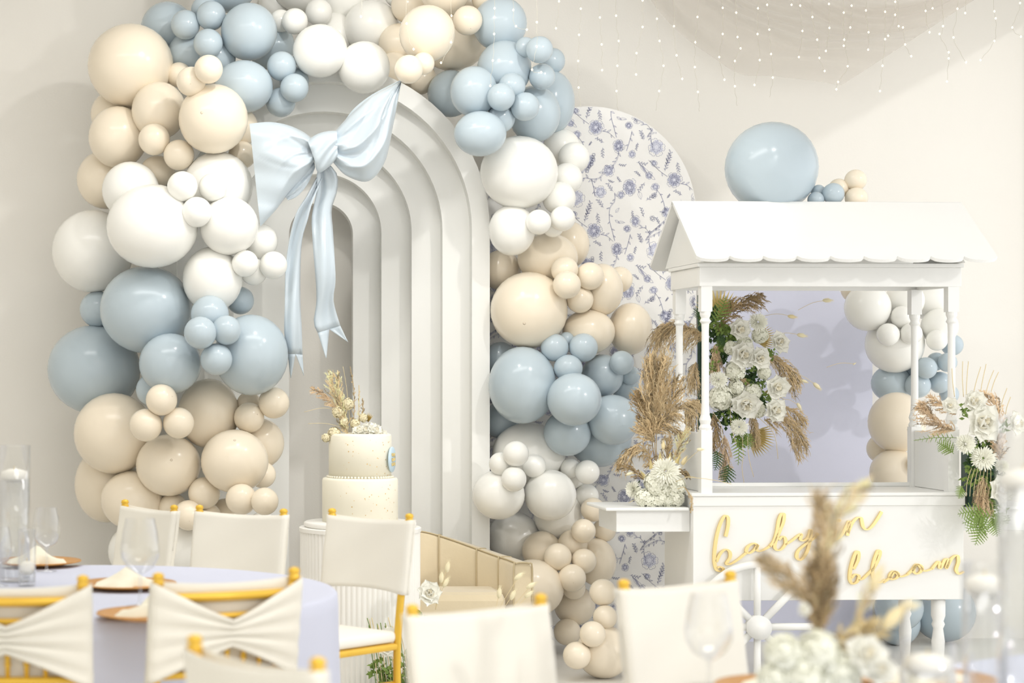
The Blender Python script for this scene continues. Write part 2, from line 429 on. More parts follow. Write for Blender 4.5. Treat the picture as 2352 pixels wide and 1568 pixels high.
OWN = {(262,262): 'medium beige balloon hidden behind the largest beige balloon', (244,412): 'medium beige balloon behind the white cluster against the bare wall', (545,292): 'medium beige balloon half hidden above the bow loop', (556,356): 'small beige balloon just behind the bow loop edge', (271,315): 'medium beige balloon just below the largest beige balloon', (365,254): 'medium beige balloon between the largest and the bow-side beige balloons',
 (216,848): 'large dusty blue balloon bulging out against the bare wall', (336,711): 'large dusty blue balloon squeezed under the biggest white balloon', (577,815): 'large dusty blue balloon beside the ends of the forked ribbon tail',
 (213,577): 'large white balloon bulging out against the bare wall', (350,519): 'biggest white balloon, resting on the large blue one', (500,429): 'large white balloon between beige balloons and the bow loop',
 (300,151): 'largest beige balloon at the garland shoulder against the bare wall', (490,273): 'large beige balloon touching the bow loop', (262,995): 'large beige balloon under the blue one against the bare wall',
 (572,73): 'medium dusty blue balloon beside the white cluster over the arch', (560,199): 'medium dusty blue balloon just above the large beige one at the bow',
 (385,66): 'medium dusty blue balloon behind the largest beige balloon', (488,641): 'medium white balloon hanging lowest over the blue cluster', (526,519): 'medium white balloon beside the lower corner of the bow loop',
 (300,437): 'medium white balloon behind the biggest white balloon', (391,835): 'medium dusty blue balloon with beige balloons right below it', (479,949): 'medium beige balloon just below the blue cluster under the ribbon',
 (539,1059): 'medium beige balloon nearest the arch opening, above the chairs', (387,1068): 'medium beige balloon with its crown mark facing out, above the wine glass chair', (305,1148): 'medium beige balloon just above the chair behind the wine glass',
 (836,155): 'medium white balloon touching the tip of the bow', (853,62): 'medium white balloon next to the beige cluster over the arch', (735,117): 'medium white balloon next to the blue cluster above the bow',
 (1040,77): 'large beige balloon over the arch crown', (981,77): 'medium beige balloon in front of the large one over the arch', (1022,-22): 'medium beige balloon cut off above the arch crown',
 (1035,215): 'medium dusty blue balloon tucked in against the arch edge', (1103,307): 'medium dusty blue balloon lowest on the arch edge, above the large white one', (1148,55): 'medium dusty blue balloon behind the beige cluster against the wall',
 (1158,158): 'medium dusty blue balloon crossed by a fairy light strand', (1088,210): 'medium dusty blue balloon in front of the arch curve', (1268,235): 'medium dusty blue balloon touching the curved toile panel edge', (1228,262): 'medium dusty blue balloon over the large white balloon',
 (1192,396): 'large white balloon between the arch and the toile panel', (1176,528): 'medium white balloon against the arch, above the beige cluster', (1215,712): 'large beige balloon between the arch and the toile panel',
 (1258,593): 'medium beige balloon just under the white cluster at the arch', (1448,755): 'medium beige balloon reaching farthest across the toile panel', (1352,762): 'medium beige balloon resting on three small blue ones', (1310,562): 'medium beige balloon under the small white ones on the toile',
 (1319,917): 'medium dusty blue balloon in front of its blue cluster', (1408,964): 'medium dusty blue balloon touching the pampas plume', (1303,994): 'medium dusty blue balloon just above the white cluster', (1384,862): 'medium dusty blue balloon under the beige cluster on the toile', (1378,1012): 'medium dusty blue balloon lowest of its cluster on the toile', (1200,884): 'medium large dusty blue balloon against the arch edge',
 (1215,1040): 'large white balloon under the blue cluster with small ones on it', (1145,1136): 'medium white balloon overlapping the arch edge', (1264,1137): 'medium white balloon below the four small white ones', (1180,1233): 'medium white balloon just above the velvet sofa', (1283,1180): 'medium white balloon above the beige floor cluster',
 (2055,790): 'medium white balloon lowest in the white cluster seen through the cart', (1993,706): 'medium white balloon against the lavender panel edge seen through the cart', (2060,970): 'medium beige balloon seen through the cart beside its post', (2055,1085): 'medium beige balloon just above the cart counter', (2047,880): 'medium dusty blue balloon against the lavender panel edge',
 (1225,1350): 'medium beige balloon touching the velvet sofa arm', (1386,1496): 'medium beige balloon resting on the floor beside the chairs', (1772,385): 'largest dusty blue balloon resting on the cart roof'}
def balloons(items, where, base, group=None, ymin=9.25, pool=None):
    """items: (colour, x, y, rx, ry or None, crown mark flag); listed back to front; each one is pushed out until it rests on those behind"""
    pool = placed if pool is None else pool
    for it in items:
        c, x, y, rx = it[:4]; ry = it[4] if len(it) > 4 and it[4] else rx; mark = len(it) > 5 and it[5]
        Y = base
        for _ in range(4):
            s = Y / F; R = (rx+ry)/2*s; p = P(x, y, Y)
            Yn = base
            for (q, Rq, wq) in pool:
                lat = math.hypot(p.x-q.x, p.z-q.z); need = .72*(R+Rq)
                if lat < (.97*(R+Rq) if wq == where else need): Yn = min(Yn, q.y - math.sqrt(max(need*need-lat*lat, (.22*min(R,Rq))**2)))
            if 372 < x < 1112 and base == YB and math.hypot(x-745, min(0, y-526)) < 392: Yn = min(Yn, YA - .78*R)   # in front of the arch face
            Y = max(min(Y, Yn), ymin)
        s = Y / F; p = P(x, y, Y); R = (rx+ry)/2*s
        pool.append((p, R, where))
        SPEC.append([None, x, y, rx, ry, Y, pool is placed])
        size = 'large' if rx >= 78 else 'medium' if rx >= 43 else 'small'
        o = link('balloon', BM[c], None, p, (random.uniform(-.22,.22), 0, random.uniform(-.22,.22)), (rx*s, R*1.02, ry*s))
        SPEC[-1][0] = o
        lab = f'{size} {CNAME[c]} balloon {where}'
        if (x, y) in OWN: tag(o, OWN[(x, y)], 'balloon')
        else: tag(o, lab, 'balloon', f'{size} {CNAME[c]} balloons {where}')
        link('knot', KM[c], o, (0, 1.07, 0), (-PI/2, 0, 0))
        if mark:
            a = random.uniform(0, 6.28); d = Vector((mark*math.cos(a), -math.sqrt(1-mark*mark), mark*math.sin(a)))
            link('crown_mark', TM[c], o, d*.998, d.to_track_quat('Z','Y').to_euler())

B, E, W = 'blue', 'beige', 'wht'
YB = 10.42
# --- garland, bow side, top to bottom
balloons([(B,515,-55,84),(B,385,66,62),(B,437,125,52),(B,500,132,42),(B,622,105,55),(B,470,22,31),(B,572,73,65,66),(B,560,199,67,60),
          (B,426,57,34),(B,485,36,34),(B,478,100,34),(B,676,187,34),(B,645,235,34),(B,647,152,34),(B,676,202,33)],
         'in the blue cluster above the satin bow', YB)
balloons([(E,262,262,54),(E,244,412,68),(E,545,292,48),(E,556,356,32),(E,300,151,99,96),(E,271,315,68,71),(E,365,254,63,66),(E,490,273,80,80,.35),
          (E,362,393,40,36),(E,411,172,29),(E,439,187,34,34,.45),(E,479,159,33),(E,354,320,36.5),(E,411,356,35.5,35.5,.8)],
         'in the beige cluster beside the satin bow', YB)
balloons([(W,300,437,66),(W,500,429,81),(W,213,577,94,95),(W,350,519,106,96),(W,597,554,41),(W,526,519,68,67),(W,488,641,69,75),
          (W,583,624,31),(W,419,428,35),(W,489,430,33),(W,452,487,35),(W,563,605,31),(W,628,609,32)],
         'in the white cluster beside the ribbon tails', YB)
balloons([(B,225,710,42),(B,482,722,44),(B,552,690,32),(B,350,895,38),(B,216,848,107,102),(B,577,815,85,93),(B,336,711,107,100),(B,391,835,72,70),
          (B,520,758,34),(B,460,764,37.5),(B,497,825,37)],
         'in the blue cluster under the ribbon tails', YB)
balloons([(E,245,1112,74,88),(E,597,1018,56,58),(E,520,1192,48),(E,262,995,93),(E,305,1148,74,68,.6),(E,479,949,71,80),(E,603,1090,31),(E,539,1059,78,73,.55),(E,387,1068,75,71,.2),
          (E,572,928,29),(E,572,959,35,35,.6),(E,629,925,36),(E,397,1166,34),(E,482,1183,26),(E,554,1146,36,36,.5),(E,608,1151,32),(E,469,1132,37),(E,433,1183,35,35,.4)],
         'in the beige cluster behind the dining chairs', YB)
balloons([(E,335,976,38),(E,410,971,36),(E,371,918,36.5,36.5,.7)], 'in the beige cluster behind the dining chairs', 9.86)
balloons([(W,310,1266,62),(W,440,1268,66),(W,560,1262,60),(W,602,1205,31)], 'at the foot of the garland behind the dining chairs', YB)
# --- garland over the arch
balloons([(W,630,8,36),(W,645,48,26),(W,690,-45,72),(W,790,-5,56),(W,765,80,52),(W,912,-12,29),(W,836,155,60),(W,853,62,64,61),(W,735,117,63,61),(W,677,49,30),(W,732,28,31)],
         'in the white cluster over the arch crown', YB)
balloons([(E,940,12,42),(E,915,100,46),(E,905,162,42),(E,965,180,37),(E,1040,77,86),(E,1022,-22,58),(E,981,77,64,65),(E,972,146,26),(E,939,159,33,33,.6),(E,1074,47,34,34,.6),(E,1130,36,31),(E,1116,-5,33)],
         'in the beige cluster over the arch crown', YB)
# --- garland between arch and cart
balloons([(W,1290,338,42),(W,1318,362,36),(W,1302,410,36),(W,1284,455,38),(W,1192,396,89,84),(W,1176,528,53,59),(W,1270,520,25),(W,1292,502,29),(W,1237,510,29)],
         'in the white cluster beside the toile panel top', YB)
balloons([(B,1148,55,62),(B,1268,235,52,72),(B,1035,215,53,54),(B,1158,158,62,65),(B,1228,262,59,66),(B,1088,210,54,58),
          (B,1207,108,23),(B,1268,140,30),(B,1239,114,31),(B,1245,176,30),(B,1176,198,31),(B,1150,272,33),(B,1206,245,33),(B,1151,223,32)],
         'in the blue cluster overlapping the toile panel top', YB)
balloons([(B,1103,307,60,52)], 'in the blue cluster overlapping the toile panel top', 9.98)
balloons([(E,1150,620,46),(E,1310,562,43,53),(E,1258,593,69,58),(E,1423,642,30),(E,1448,755,50,60),(E,1382,665,48,60),(E,1215,712,88,88,.3),(E,1352,762,60,52),
          (E,1297,620,31),(E,1332,688,31),(E,1302,654,32,32,.5),(E,1355,634,32)],
         'in the beige cluster across the toile panel', YB)
balloons([(B,1150,825,40),(B,1150,965,42),(B,1378,1012,72,60),(B,1435,885,33),(B,1448,862,22),(B,1200,884,77,89),(B,1384,862,48,49),(B,1303,994,54,53),(B,1408,964,59,58),
          (B,1301,780,18),(B,1428,833,28),(B,1274,798,32),(B,1340,798,33),(B,1305,845,33,31),(B,1319,917,62,61)],
         'in the blue cluster next to the pampas plume', YB)
balloons([(W,1215,1040,84,70),(W,1315,1092,32),(W,1283,1180,57,62),(W,1180,1233,61,58),(W,1310,1075,23),(W,1264,1137,59),(W,1145,1136,60,57),
          (W,1150,1065,27),(W,1227,1070,27),(W,1185,1042,30),(W,1180,1100,29),(W,1349,1084,28),(W,1348,1138,27)],
         'in the white cluster beside the cart shelf', YB, ymin=9.4)
balloons([(E,1245,1265,46),(E,1386,1496,62),(E,1370,1290,44,55),(E,1225,1350,70,66),(E,1320,1390,47,46),(E,1315,1250,34),(E,1362,1170,28),(E,1340,1219,28),(E,1388,1217,27),
          (E,1318,1350,27),(E,1281,1279,32),(E,1341,1288,29),(E,1314,1327,32,32,.3),(E,1385,1360,31),(E,1390,1417,28),(E,1303,1451,31),(E,1361,1456,30),(E,1325,1505,32,32,.7)],
         'in the beige cluster trailing to the floor', YB, ymin=9.4)
# --- garland round the lavender panel, seen through the cart
balloons([(E,1965,662,34),(W,2140,690,48),(W,2078,690,44),(W,2158,750,42),(W,2055,790,66),(W,1993,706,52,54),(W,2072,728,26),(W,2040,768,26),(W,2093,766,25),(W,2152,781,24)],
         'in the white cluster beside the lavender panel', 10.48)
balloons([(B,2047,880,45,42),(B,2187,792,25),(B,2110,850,30),(B,2180,905,22),(B,2150,830,21),(B,2176,832,22),(B,2108,885,29),(B,2127,845,25),(B,2159,878,25)],
         'in the blue cluster beside the lavender panel', 10.48)
balloons([(E,2130,1330,48),(E,2140,1235,50),(E,2070,1265,48),(E,2062,1178,50),(E,2125,1160,34),(E,2095,1112,34),(E,2025,1030,34),(E,2055,1085,56,54),(E,2108,1065,24),(E,2060,970,64,70,.1)], 'in the beige cluster beside the lavender panel', 10.48)
balloons([(B,2062,1432,50),(B,2168,1404,70),(B,2065,1395,54)], 'on the floor under the candy cart', 10.82)

# --- settle the garland: every balloon slides along its own sight line until it only presses lightly into its neighbours
# and stays clear of floor, wall, arch and panels
BEHIND = {(1150,620),(1150,825),(1150,965),(1035,215),(965,180),(905,162)}      # tucked in behind the edge of the arch
def settle():
    g = [e for e in SPEC if e[6]]; n = len(g)
    rad = lambda e, Y: (e[3]+e[4])/2*Y/F
    def clamp(e, Y):
        x, y = e[1], e[2]
        for _ in range(3):
            R = rad(e, Y); hi = 10.985 - R; lo = 9.2
            hi = min(hi, (H+.004)*F/max(1, y+e[4]-PY)) if y + e[4] > PY else hi
            if 1100 < x < 1600 and y > 235: hi = min(hi, 10.715 - R)
            if 1592 < x < 2004 and y > 620: hi = min(hi, 10.855 - R)
            p = P(x, y, Y); ax = arch.location.x; ra = radii[0]
            d = (math.hypot(p.x-ax, p.z-ZA) if p.z > ZA else abs(p.x-ax)) - ra
            if d < R:
                h = math.sqrt(R*R - max(0, d)**2)
                if (x, y) in BEHIND: lo = max(lo, YA + .12 + h*.93)
                else: hi = min(hi, YA - h*.93)
            if (x, y) in ((545,292),(556,356)): lo = 10.12                       # behind the bow loop
            Y = min(max(Y, lo), hi) if lo <= hi else hi
        return Y
    pairs = []
    for i in range(n):
        for j in range(i):
            a, b = g[i], g[j]
            if math.hypot(a[1]-b[1], a[2]-b[2]) < 1.0*((a[3]+a[4]+b[3]+b[4])/2):
                pairs.append((i, j) if a[5] <= b[5] else (j, i))                 # (front, back)
    for e in g: e[5] = clamp(e, e[5])
    T = .90
    for it in range(260):
        for f, b in pairs:
            A, Bb = g[f], g[b]; pa, pb = P(A[1],A[2],A[5]), P(Bb[1],Bb[2],Bb[5])
            S = T*(rad(A,A[5]) + rad(Bb,Bb[5])); lat = math.hypot(pa.x-pb.x, pa.z-pb.z)
            if lat >= S: continue
            lack = math.sqrt(S*S-lat*lat) - (pb.y-pa.y)
            if lack > 1e-4:
                A[5] = clamp(A, A[5]-lack*.3); Bb[5] = clamp(Bb, Bb[5]+lack*.3)
    for i in range(n):                                                           # close any gap so that each one is held by a neighbour
        e = g[i]; p = P(e[1],e[2],e[5]); best = None; held = False
        for j in range(n):
            if j == i: continue
            q = P(g[j][1],g[j][2],g[j][5]); S = rad(e,e[5])+rad(g[j],g[j][5]); lat = math.hypot(p.x-q.x, p.z-q.z)
            if (p-q).length < .985*S: held = True; break
            if lat < .93*S:
                dy = math.sqrt((.96*S)**2-lat*lat); t = q.y-dy if p.y < q.y else q.y+dy
                if best is None or abs(t-p.y) < abs(best-p.y): best = t
        if not held and best is not None: e[5] = clamp(e, best)
    for e in g:
        o, x, y, rx, ry, Y, _ = e; s = Y/F
        o.location = P(x, y, Y); o.scale = (rx*s, rad(e,Y)*1.02, ry*s)
settle()

# ------------------------------------------------------------------ satin bow
bow = thing('satin_bow', 'large pale blue satin bow with two long forked tails', 'bow', (0,0,0))
YBW = 9.93
def loop(name, top, bot, thick, Y, nu=26, nv=24, pleat=.012, npl=5, power=.8, edge=None, parent=bow, tw=0., crease=0.):
    T = resample(crom([(a,b,0) for a,b in top],6), nu); Bt = resample(crom([(a,b,0) for a,b in bot],6), nu)
    mb = MB()
    def surf(sgn, th):
        rows = []
        for i in range(nu):
            u = i/(nu-1); row = []
            for j in range(nv):
                v = j/(nv-1); p = T[i].lerp(Bt[i], v)
                e = math.sqrt(max(0, 1-(2*v-1)**2))
                prof = (math.sin(PI*min(1, .16+u*.74)))**power
                h = th*e*prof + (pleat*math.exp(-u*2.6)*math.sin(PI*npl*v*(1-.25*u)+1.) + .010*math.sin(7*u+8*v)*u + .007*math.sin(19*u*v+5*v) + crease*(1-abs(math.sin(PI*(3.2*v+.35*math.sin(5*u)+.2))))**2*math.exp(-((u-.28)/.3)**2) - crease*.7*(1-abs(math.sin(PI*(2.1*v+1.4*u))))**5*u*(1.15-u)*2)*e
                row.append(P(p.x, p.y, Y - sgn*h + tw*u))
            rows.append(row)
        return rows
    f = surf(1, thick); b = surf(-1, thick*.35)
    mb.grid(f); mb.grid(b, flip=True)
    mb.grid([f[-1], b[-1]])
    return mb.obj(name, M['satin'], parent)
loop('bow_loop', [(726,328),(702,306),(664,288),(620,280),(573,284)], [(726,366),(704,398),(664,442),(632,484),(598,520)], .10, YBW, pleat=.03, npl=3, crease=.022, nu=40, nv=40)
loop('bow_loop', [(764,308),(800,268),(850,224),(890,201),(922,186)], [(766,374),(796,404),(846,416),(884,372),(903,290),(922,188)], .11, YBW, pleat=.028, npl=6, nu=44, nv=44, crease=.034)
loop('back_loop', [(786,286),(812,250),(850,220),(890,198),(921,183)], [(790,330),(830,320),(870,290),(900,230),(922,190)], .02, YBW+.06, pleat=.006)
loop('back_loop', [(722,372),(700,396),(672,430),(655,452)], [(724,384),(708,420),(684,450),(662,460)], .015, YBW+.0, pleat=.004, nu=12, nv=10)
loop('bow_knot', [(706,322),(728,308),(752,301),(774,300)], [(722,366),(730,396),(752,386),(776,362)], .07, YBW-.05, pleat=.010, npl=2, power=.25)
def tail(left, right, notch, tipL, tipR, Y, ph):
    n1 = 26; nv = 9
    yn = notch[1]
    Lc = crom([(a,b,0) for a,b in left],6); Rc = crom([(a,b,0) for a,b in right],6)
    L = resample(Lc, n1); R = resample(Rc, n1); mb = MB(); rows = []
    def yy(u, v): return Y - .03*math.sin(u*9+ph) - .018*math.sin(v*PI*2 + u*5 + ph) - .02*math.exp(-u*5)*math.sin(v*PI*5)
    for i in range(n1):
        u = i/(n1-1)
        rows.append([P(*(L[i].lerp(R[i], j/(nv-1)).xy), yy(u, j/(nv-1))) for j in range(nv)])
    mb.grid(rows)
    h = (nv-1)//2; k = 7
    for side in (0, 1):
        idx = list(range(0, h+1)) if side == 0 else list(range(h, nv))
        tip = P(*(tipL if side == 0 else tipR), yy(1.1, side)); rr = []
        for a in range(k+1):
            t = a/k
            rr.append([rows[-1][j].lerp(tip, t*.985) for j in idx])
        mb.grid(rr)
    o = mb.obj('bow_tail', M['satin'], bow)
    so = o.modifiers.new('thickness', 'SOLIDIFY'); so.thickness = .003
tail([(727,408),(704,452),(676,500),(657,600),(654,700),(654,770),(662,812)], [(740,410),(716,470),(708,500),(692,560),(689,680),(693,760),(695,814)], (679,813), (668,868), (698,863), YBW+.05, .5)
tail([(736,372),(727,402),(727,440),(716,498),(719,560),(728,680),(721,738),(730,764)], [(752,374),(774,402),(773,440),(761,480),(764,530),(771,640),(766,690),(782,748)], (760,756), (749,823), (800,786), YBW+.02, 2.2)

# ------------------------------------------------------------------ candy cart
TH = .05
cart = thing('candy_cart', 'white wooden candy cart with scalloped roof and turned posts', 'cart', ((1592-PX)*9.15/F, 9.15, 0), TH)
CW, CD = 1.268, .50
mb = MB(); mb.box(0, CW, 0, .02, .42, .90).obj('front_panel', M['cart'], cart, smooth=False, bevel=.003)
MB().box(0, .02, .0205, CD, .42, .90).obj('side_panel', M['cart'], cart, smooth=False, bevel=.003)
MB().box(CW-.02, CW, .0205, CD, .42, .90).obj('side_panel', M['cart'], cart, smooth=False, bevel=.003)
MB().box(.0205, CW-.0205, CD-.02, CD, .42, .90).obj('back_panel', M['cart'], cart, smooth=False, bevel=.003)
MB().box(-.012, CW+.012, -.014, CD+.012, .90, .916).obj('counter_top', M['cart'], cart, smooth=False, bevel=.004)
MB().box(-.004, CW+.004, -.008, -.0005, .856, .899).obj('counter_trim', M['cart'], cart, smooth=False, bevel=.002)
MB().box(.03, CW-.03, CD-.03, CD-.005, .9165, .935).obj('back_ledge', M['cart'], cart, smooth=False, bevel=.002)
MB().box(.02, CW-.02, .02, CD-.02, .43, .45).obj('bottom_board', M['cart'], cart, smooth=False)
def post_mesh():
    m = MB(); z0, z1 = .9155, 1.87
    q = .026
    m.box(-q, q, -q, q, z0, z0+.29); m.box(-q, q, -q, q, z1-.12, z1)
    m.lathe([(.026,z0+.285),(.03,z0+.30),(.022,z0+.315),(.028,z0+.335),(.02,z0+.36),(.0175,z0+.40),(.0165,z1-.21),(.018,z1-.175),(.026,z1-.165),(.019,z1-.15),(.025,z1-.135),(.026,z1-.115)], 16)
    return m.mesh('turned_post', M['cart'], smooth=False)
pm = post_mesh()
pl = []
for (x, y) in ((.065, .03), (CW-.045, .03), (.065, CD-.03), (CW-.045, CD-.03)):
    pp = link('turned_post', pm, cart, (x, y, 0))
MB().box(.055, .075, .058, CD-.058, .917, 1.19).obj('side_board', M['cart'], cart, smooth=False, bevel=.003)
MB().box(CW-.056, CW-.036, .058, CD-.058, .917, 1.19).obj('side_board', M['cart'], cart, smooth=False, bevel=.003)
# beams
zb0, zb1 = 1.866, 1.955
for a in ((.03, CW-.01, 0, .025), (.03, CW-.01, CD-.025, CD), (.03, .055, .0255, CD-.0255), (CW-.035, CW-.01, .0255, CD-.0255)):
    MB().box(a[0], a[1], a[2], a[3], zb0, zb1).obj('beam', M['cart'], cart, smooth=False, bevel=.003)
MB().box(.02, CW, -.006, CD+.006, zb1, zb1+.018).obj('cornice', M['cart'], cart, smooth=False, bevel=.003)
# roof
RX0, RX1 = -.03, CW+.09; RY = CD/2; RZ = 2.262; EY0 = -.15; EZ = 1.985; NS = 9
def slope(front):
    mb = MB(); top, bot = [], []
    n = NS*10; e = Vector((0, EY0-RY, EZ-RZ)); L = e.length; e.normalize()
    for i in range(n+1):
        x = RX0 + (RX1-RX0)*i/n; t = (i % 10)/10
        k = (i // 10)
        sc = .030*math.sqrt(max(0, 1-(2*t-1)**2)) if i < n else 0
        if i in (0, n): sc = -.0
        d = e*(L + sc)
        top.append(Vector((x, RY, RZ))); bot.append(Vector((x, RY, RZ)) + d)
    nrm = Vector((0, -(RZ-EZ), (RY-EY0))).normalized()*.016
    nrm = Vector((0, nrm.y*1, nrm.z))
    if not front:
        fl = lambda p: Vector((p.x, 2*RY-p.y, p.z))
        top = [fl(p) for p in top]; bot = [fl(p) for p in bot]; nrm = fl(nrm+Vector((0,RY,0)))-Vector((0,RY,0))
    up = [p+nrm for p in top]; ub = [p+nrm for p in bot]
    mb.grid([top, bot, ub, up, top])
    for e_ in (0, n): mb.add([top[e_], bot[e_], ub[e_], up[e_]], [(0,1,2,3)])
    return mb.obj('roof_slope', M['cart'], cart, smooth=False)
slope(True); slope(False)
g = .012
for x in (.02, CW-.03):
    yb0 = EY0+.09
    MB().add([(x,yb0,zb1+.0185),(x,2*RY-yb0,zb1+.0185),(x,RY,RZ-.012),(x+g,yb0,zb1+.0185),(x+g,2*RY-yb0,zb1+.0185),(x+g,RY,RZ-.012)],
             [(0,2,1),(3,4,5),(0,1,4,3),(1,2,5,4),(2,0,3,5)]).obj('gable', M['cart'], cart, smooth=False)
MB().tube([(RX0, RY, RZ+.006), (RX1, RY, RZ+.006)], .011, 10).obj('ridge_cap', M['cart'], cart)
# wheel
wx, wz, wr = .285, .305, .285
wheel = MB().tube([(wx+wr*math.cos(2*PI*k/48), -.045, wz+wr*math.sin(2*PI*k/48)) for k in range(49)], .018, 8, False).obj('wheel', M['cart'], cart)
for k in range(8):
    a = 2*PI*k/8
    MB().tube([(wx+.04*math.cos(a), -.045, wz+.04*math.sin(a)), (wx+(wr-.01)*math.cos(a), -.045, wz+(wr-.01)*math.sin(a))], .017, 10).obj('spoke', M['cart'], wheel)
MB().lathe([(.0,-.03),(.05,-.03),(.055,-.01),(.055,.045)], 20).obj('hub', M['cart'], wheel, loc=(wx,-.045,wz), rot=(PI/2,0,0))
leg_prof = [(.018,0),(.02,.02),(.016,.05),(.024,.12),(.03,.22),(.022,.28),(.03,.30),(.024,.315),(.032,.34),(.032,.425)]
lm = MB().lathe(leg_prof, 18).mesh('turned_leg', M['cart'])
for (x, y) in ((CW-.10,.05),(CW-.10,CD-.05),(.10,CD-.05)): link('turned_leg', lm, cart, (x, y, 0))
# drop shelves
for x0, x1, bx0, bx1 in ((-.40,-.0125,-.345,-.0005),(CW+.0125,CW+.40,CW+.0005,CW+.345)):
    MB().box(x0, x1, .02, .42, .833, .848).obj('side_shelf', M['cart'], cart, smooth=False, bevel=.004)
    MB().box(bx0, bx1, .05, .40, .734, .833).obj('shelf_apron', M['cart'], cart, smooth=False, bevel=.003)
# lettering
letters = {
 'b': [[(690,560),(703,500),(703,455),(685,446),(660,490),(640,560),(629,640),(628,700),(640,745),(668,752),(676,738),(658,728),(640,736)],
       [(638,700),(660,655),(690,632),(712,645),(714,675),(695,708),(712,714),(755,690),(805,650)]],
 'a': [[(868,607),(845,598),(815,615),(805,640),(822,652),(850,632),(868,605),(862,630),(876,641),(905,632),(938,612)]],
 'b2': [[(935,615),(960,580),(975,530),(985,470),(1000,435),(1014,438),(1010,480),(990,530),(970,580),(962,615),(975,635),(1000,630),(1022,600),(1020,570),(1005,560),(985,578)],[(1020,605),(1050,588),(1086,560)]],
 'y': [[(1085,560),(1110,546),(1105,575),(1125,582),(1150,560),(1163,522),(1161,560),(1150,620),(1130,665),(1105,690),(1085,675),(1092,640),(1130,605),(1180,570),(1205,542)]],
 'i': [[(1255,590),(1282,560),(1300,520),(1292,560),(1303,577),(1335,550),(1366,492)],[(1316,470),(1319,474),(1322,470),(1319,466),(1316,470)]],
 'n': [[(1366,492),(1376,478),(1366,555)],[(1368,540),(1390,490),(1418,458),(1440,456),(1447,480),(1453,505),(1470,521),(1494,512),(1525,474),(1557,422)]],
 'b3': [[(1400,740),(1425,690),(1428,650),(1415,645),(1396,690),(1382,750),(1380,800),(1395,822),(1420,810),(1430,780),(1410,770),(1388,790)],[(1425,800),(1450,795),(1478,770)]],
 'l': [[(1478,770),(1515,730),(1540,680),(1547,645),(1535,640),(1515,690),(1505,750),(1515,800),(1545,815),(1575,800)]],
 'o': [[(1565,815),(1600,790),(1628,754),(1648,768),(1638,790),(1612,797),(1602,777),(1625,752),(1660,782),(1702,770)]],
 'o2': [[(1700,770),(1727,745),(1752,714),(1778,727),(1772,755),(1747,766),(1732,745),(1755,715),(1792,750),(1838,738)]],
 'm': [[(1835,740),(1873,698),(1880,737),(1908,689),(1926,690),(1915,737),(1945,682),(1975,665),(1982,700),(1970,742),(1985,767),(2014,755)]],
}
sign = thing('script_lettering', 'gold mirrored script reading baby in bloom on the cart front', 'lettering', cart.location, TH)
for nm, strokes in letters.items():
    mb = MB()
    for st in strokes:
        pts = crom([(a,b,0) for a,b in st], 6); L = []
        for p in pts:
            px, py = 1380 + p.x/2.42, 1000 + p.y/2.42
            # plane of the front panel
            dirx = (px-PX)/F; cx0, cy0 = cart.location.x, cart.location.y
            c, s_ = math.cos(TH), math.sin(TH)
            # local coords u along panel: (cx0+u c, cy0+u s) = Y*(dirx,1)
            u = (dirx*cy0 - cx0)/(c - dirx*s_); Y = cy0 + u*s_
            L.append(Vector((u, 0, H-(py-PY)*Y/F)))
        f0, f1, b0, b1 = [], [], [], []
        for i, p in enumerate(L):
            t = (L[min(i+1,len(L)-1)] - L[max(i-1,0)]).normalized()
            n = Vector((-t.z, 0, t.x)); wd = .0028 + .0052*abs(t.z)**1.6
            f0.append(p+n*wd+Vector((0,-.014,0))); f1.append(p-n*wd+Vector((0,-.014,0)))
            b0.append(p+n*wd+Vector((0,-.0005,0))); b1.append(p-n*wd+Vector((0,-.0005,0)))
        mb.grid([f0, f1, b1, b0, f0])
        mb.add([f0[0],f1[0],b1[0],b0[0]],[(0,1,2,3)]); mb.add([f0[-1],f1[-1],b1[-1],b0[-1]],[(3,2,1,0)])
    mb.obj('letter_' + nm[0], M['mirror'], sign, smooth=False)

# balloons on the cart roof
balloons([(B,1772,385,105,105,.0)], 'resting on the cart roof', 9.545, pool=[])
for it, yy in (((E,1926,433,23),9.565),((B,1880,441,17),9.54),((E,1967,456,26),9.51),((E,1965,414,25),9.55),((B,1874,459,19),9.488),((B,1914,445,25),9.485)):
    balloons([it], 'clustered on the cart roof ridge', yy, pool=[])

# ------------------------------------------------------------------ plants
def strand(mb, pts, w0, w1, nrm=None):
    L, R = [], []
    for i, p in enumerate(pts):
        t = (pts[min(i+1,len(pts)-1)] - pts[max(i-1,0)])
        n = t.cross(Vector((0,1,0)) if nrm is None else nrm)
        if n.length < 1e-6: n = Vector((1,0,0))
        n.normalize(); wd = (w0 + (w1-w0)*i/(len(pts)-1))/2
        L.append(p+n*wd); R.append(p-n*wd)
    mb.grid([L, R])

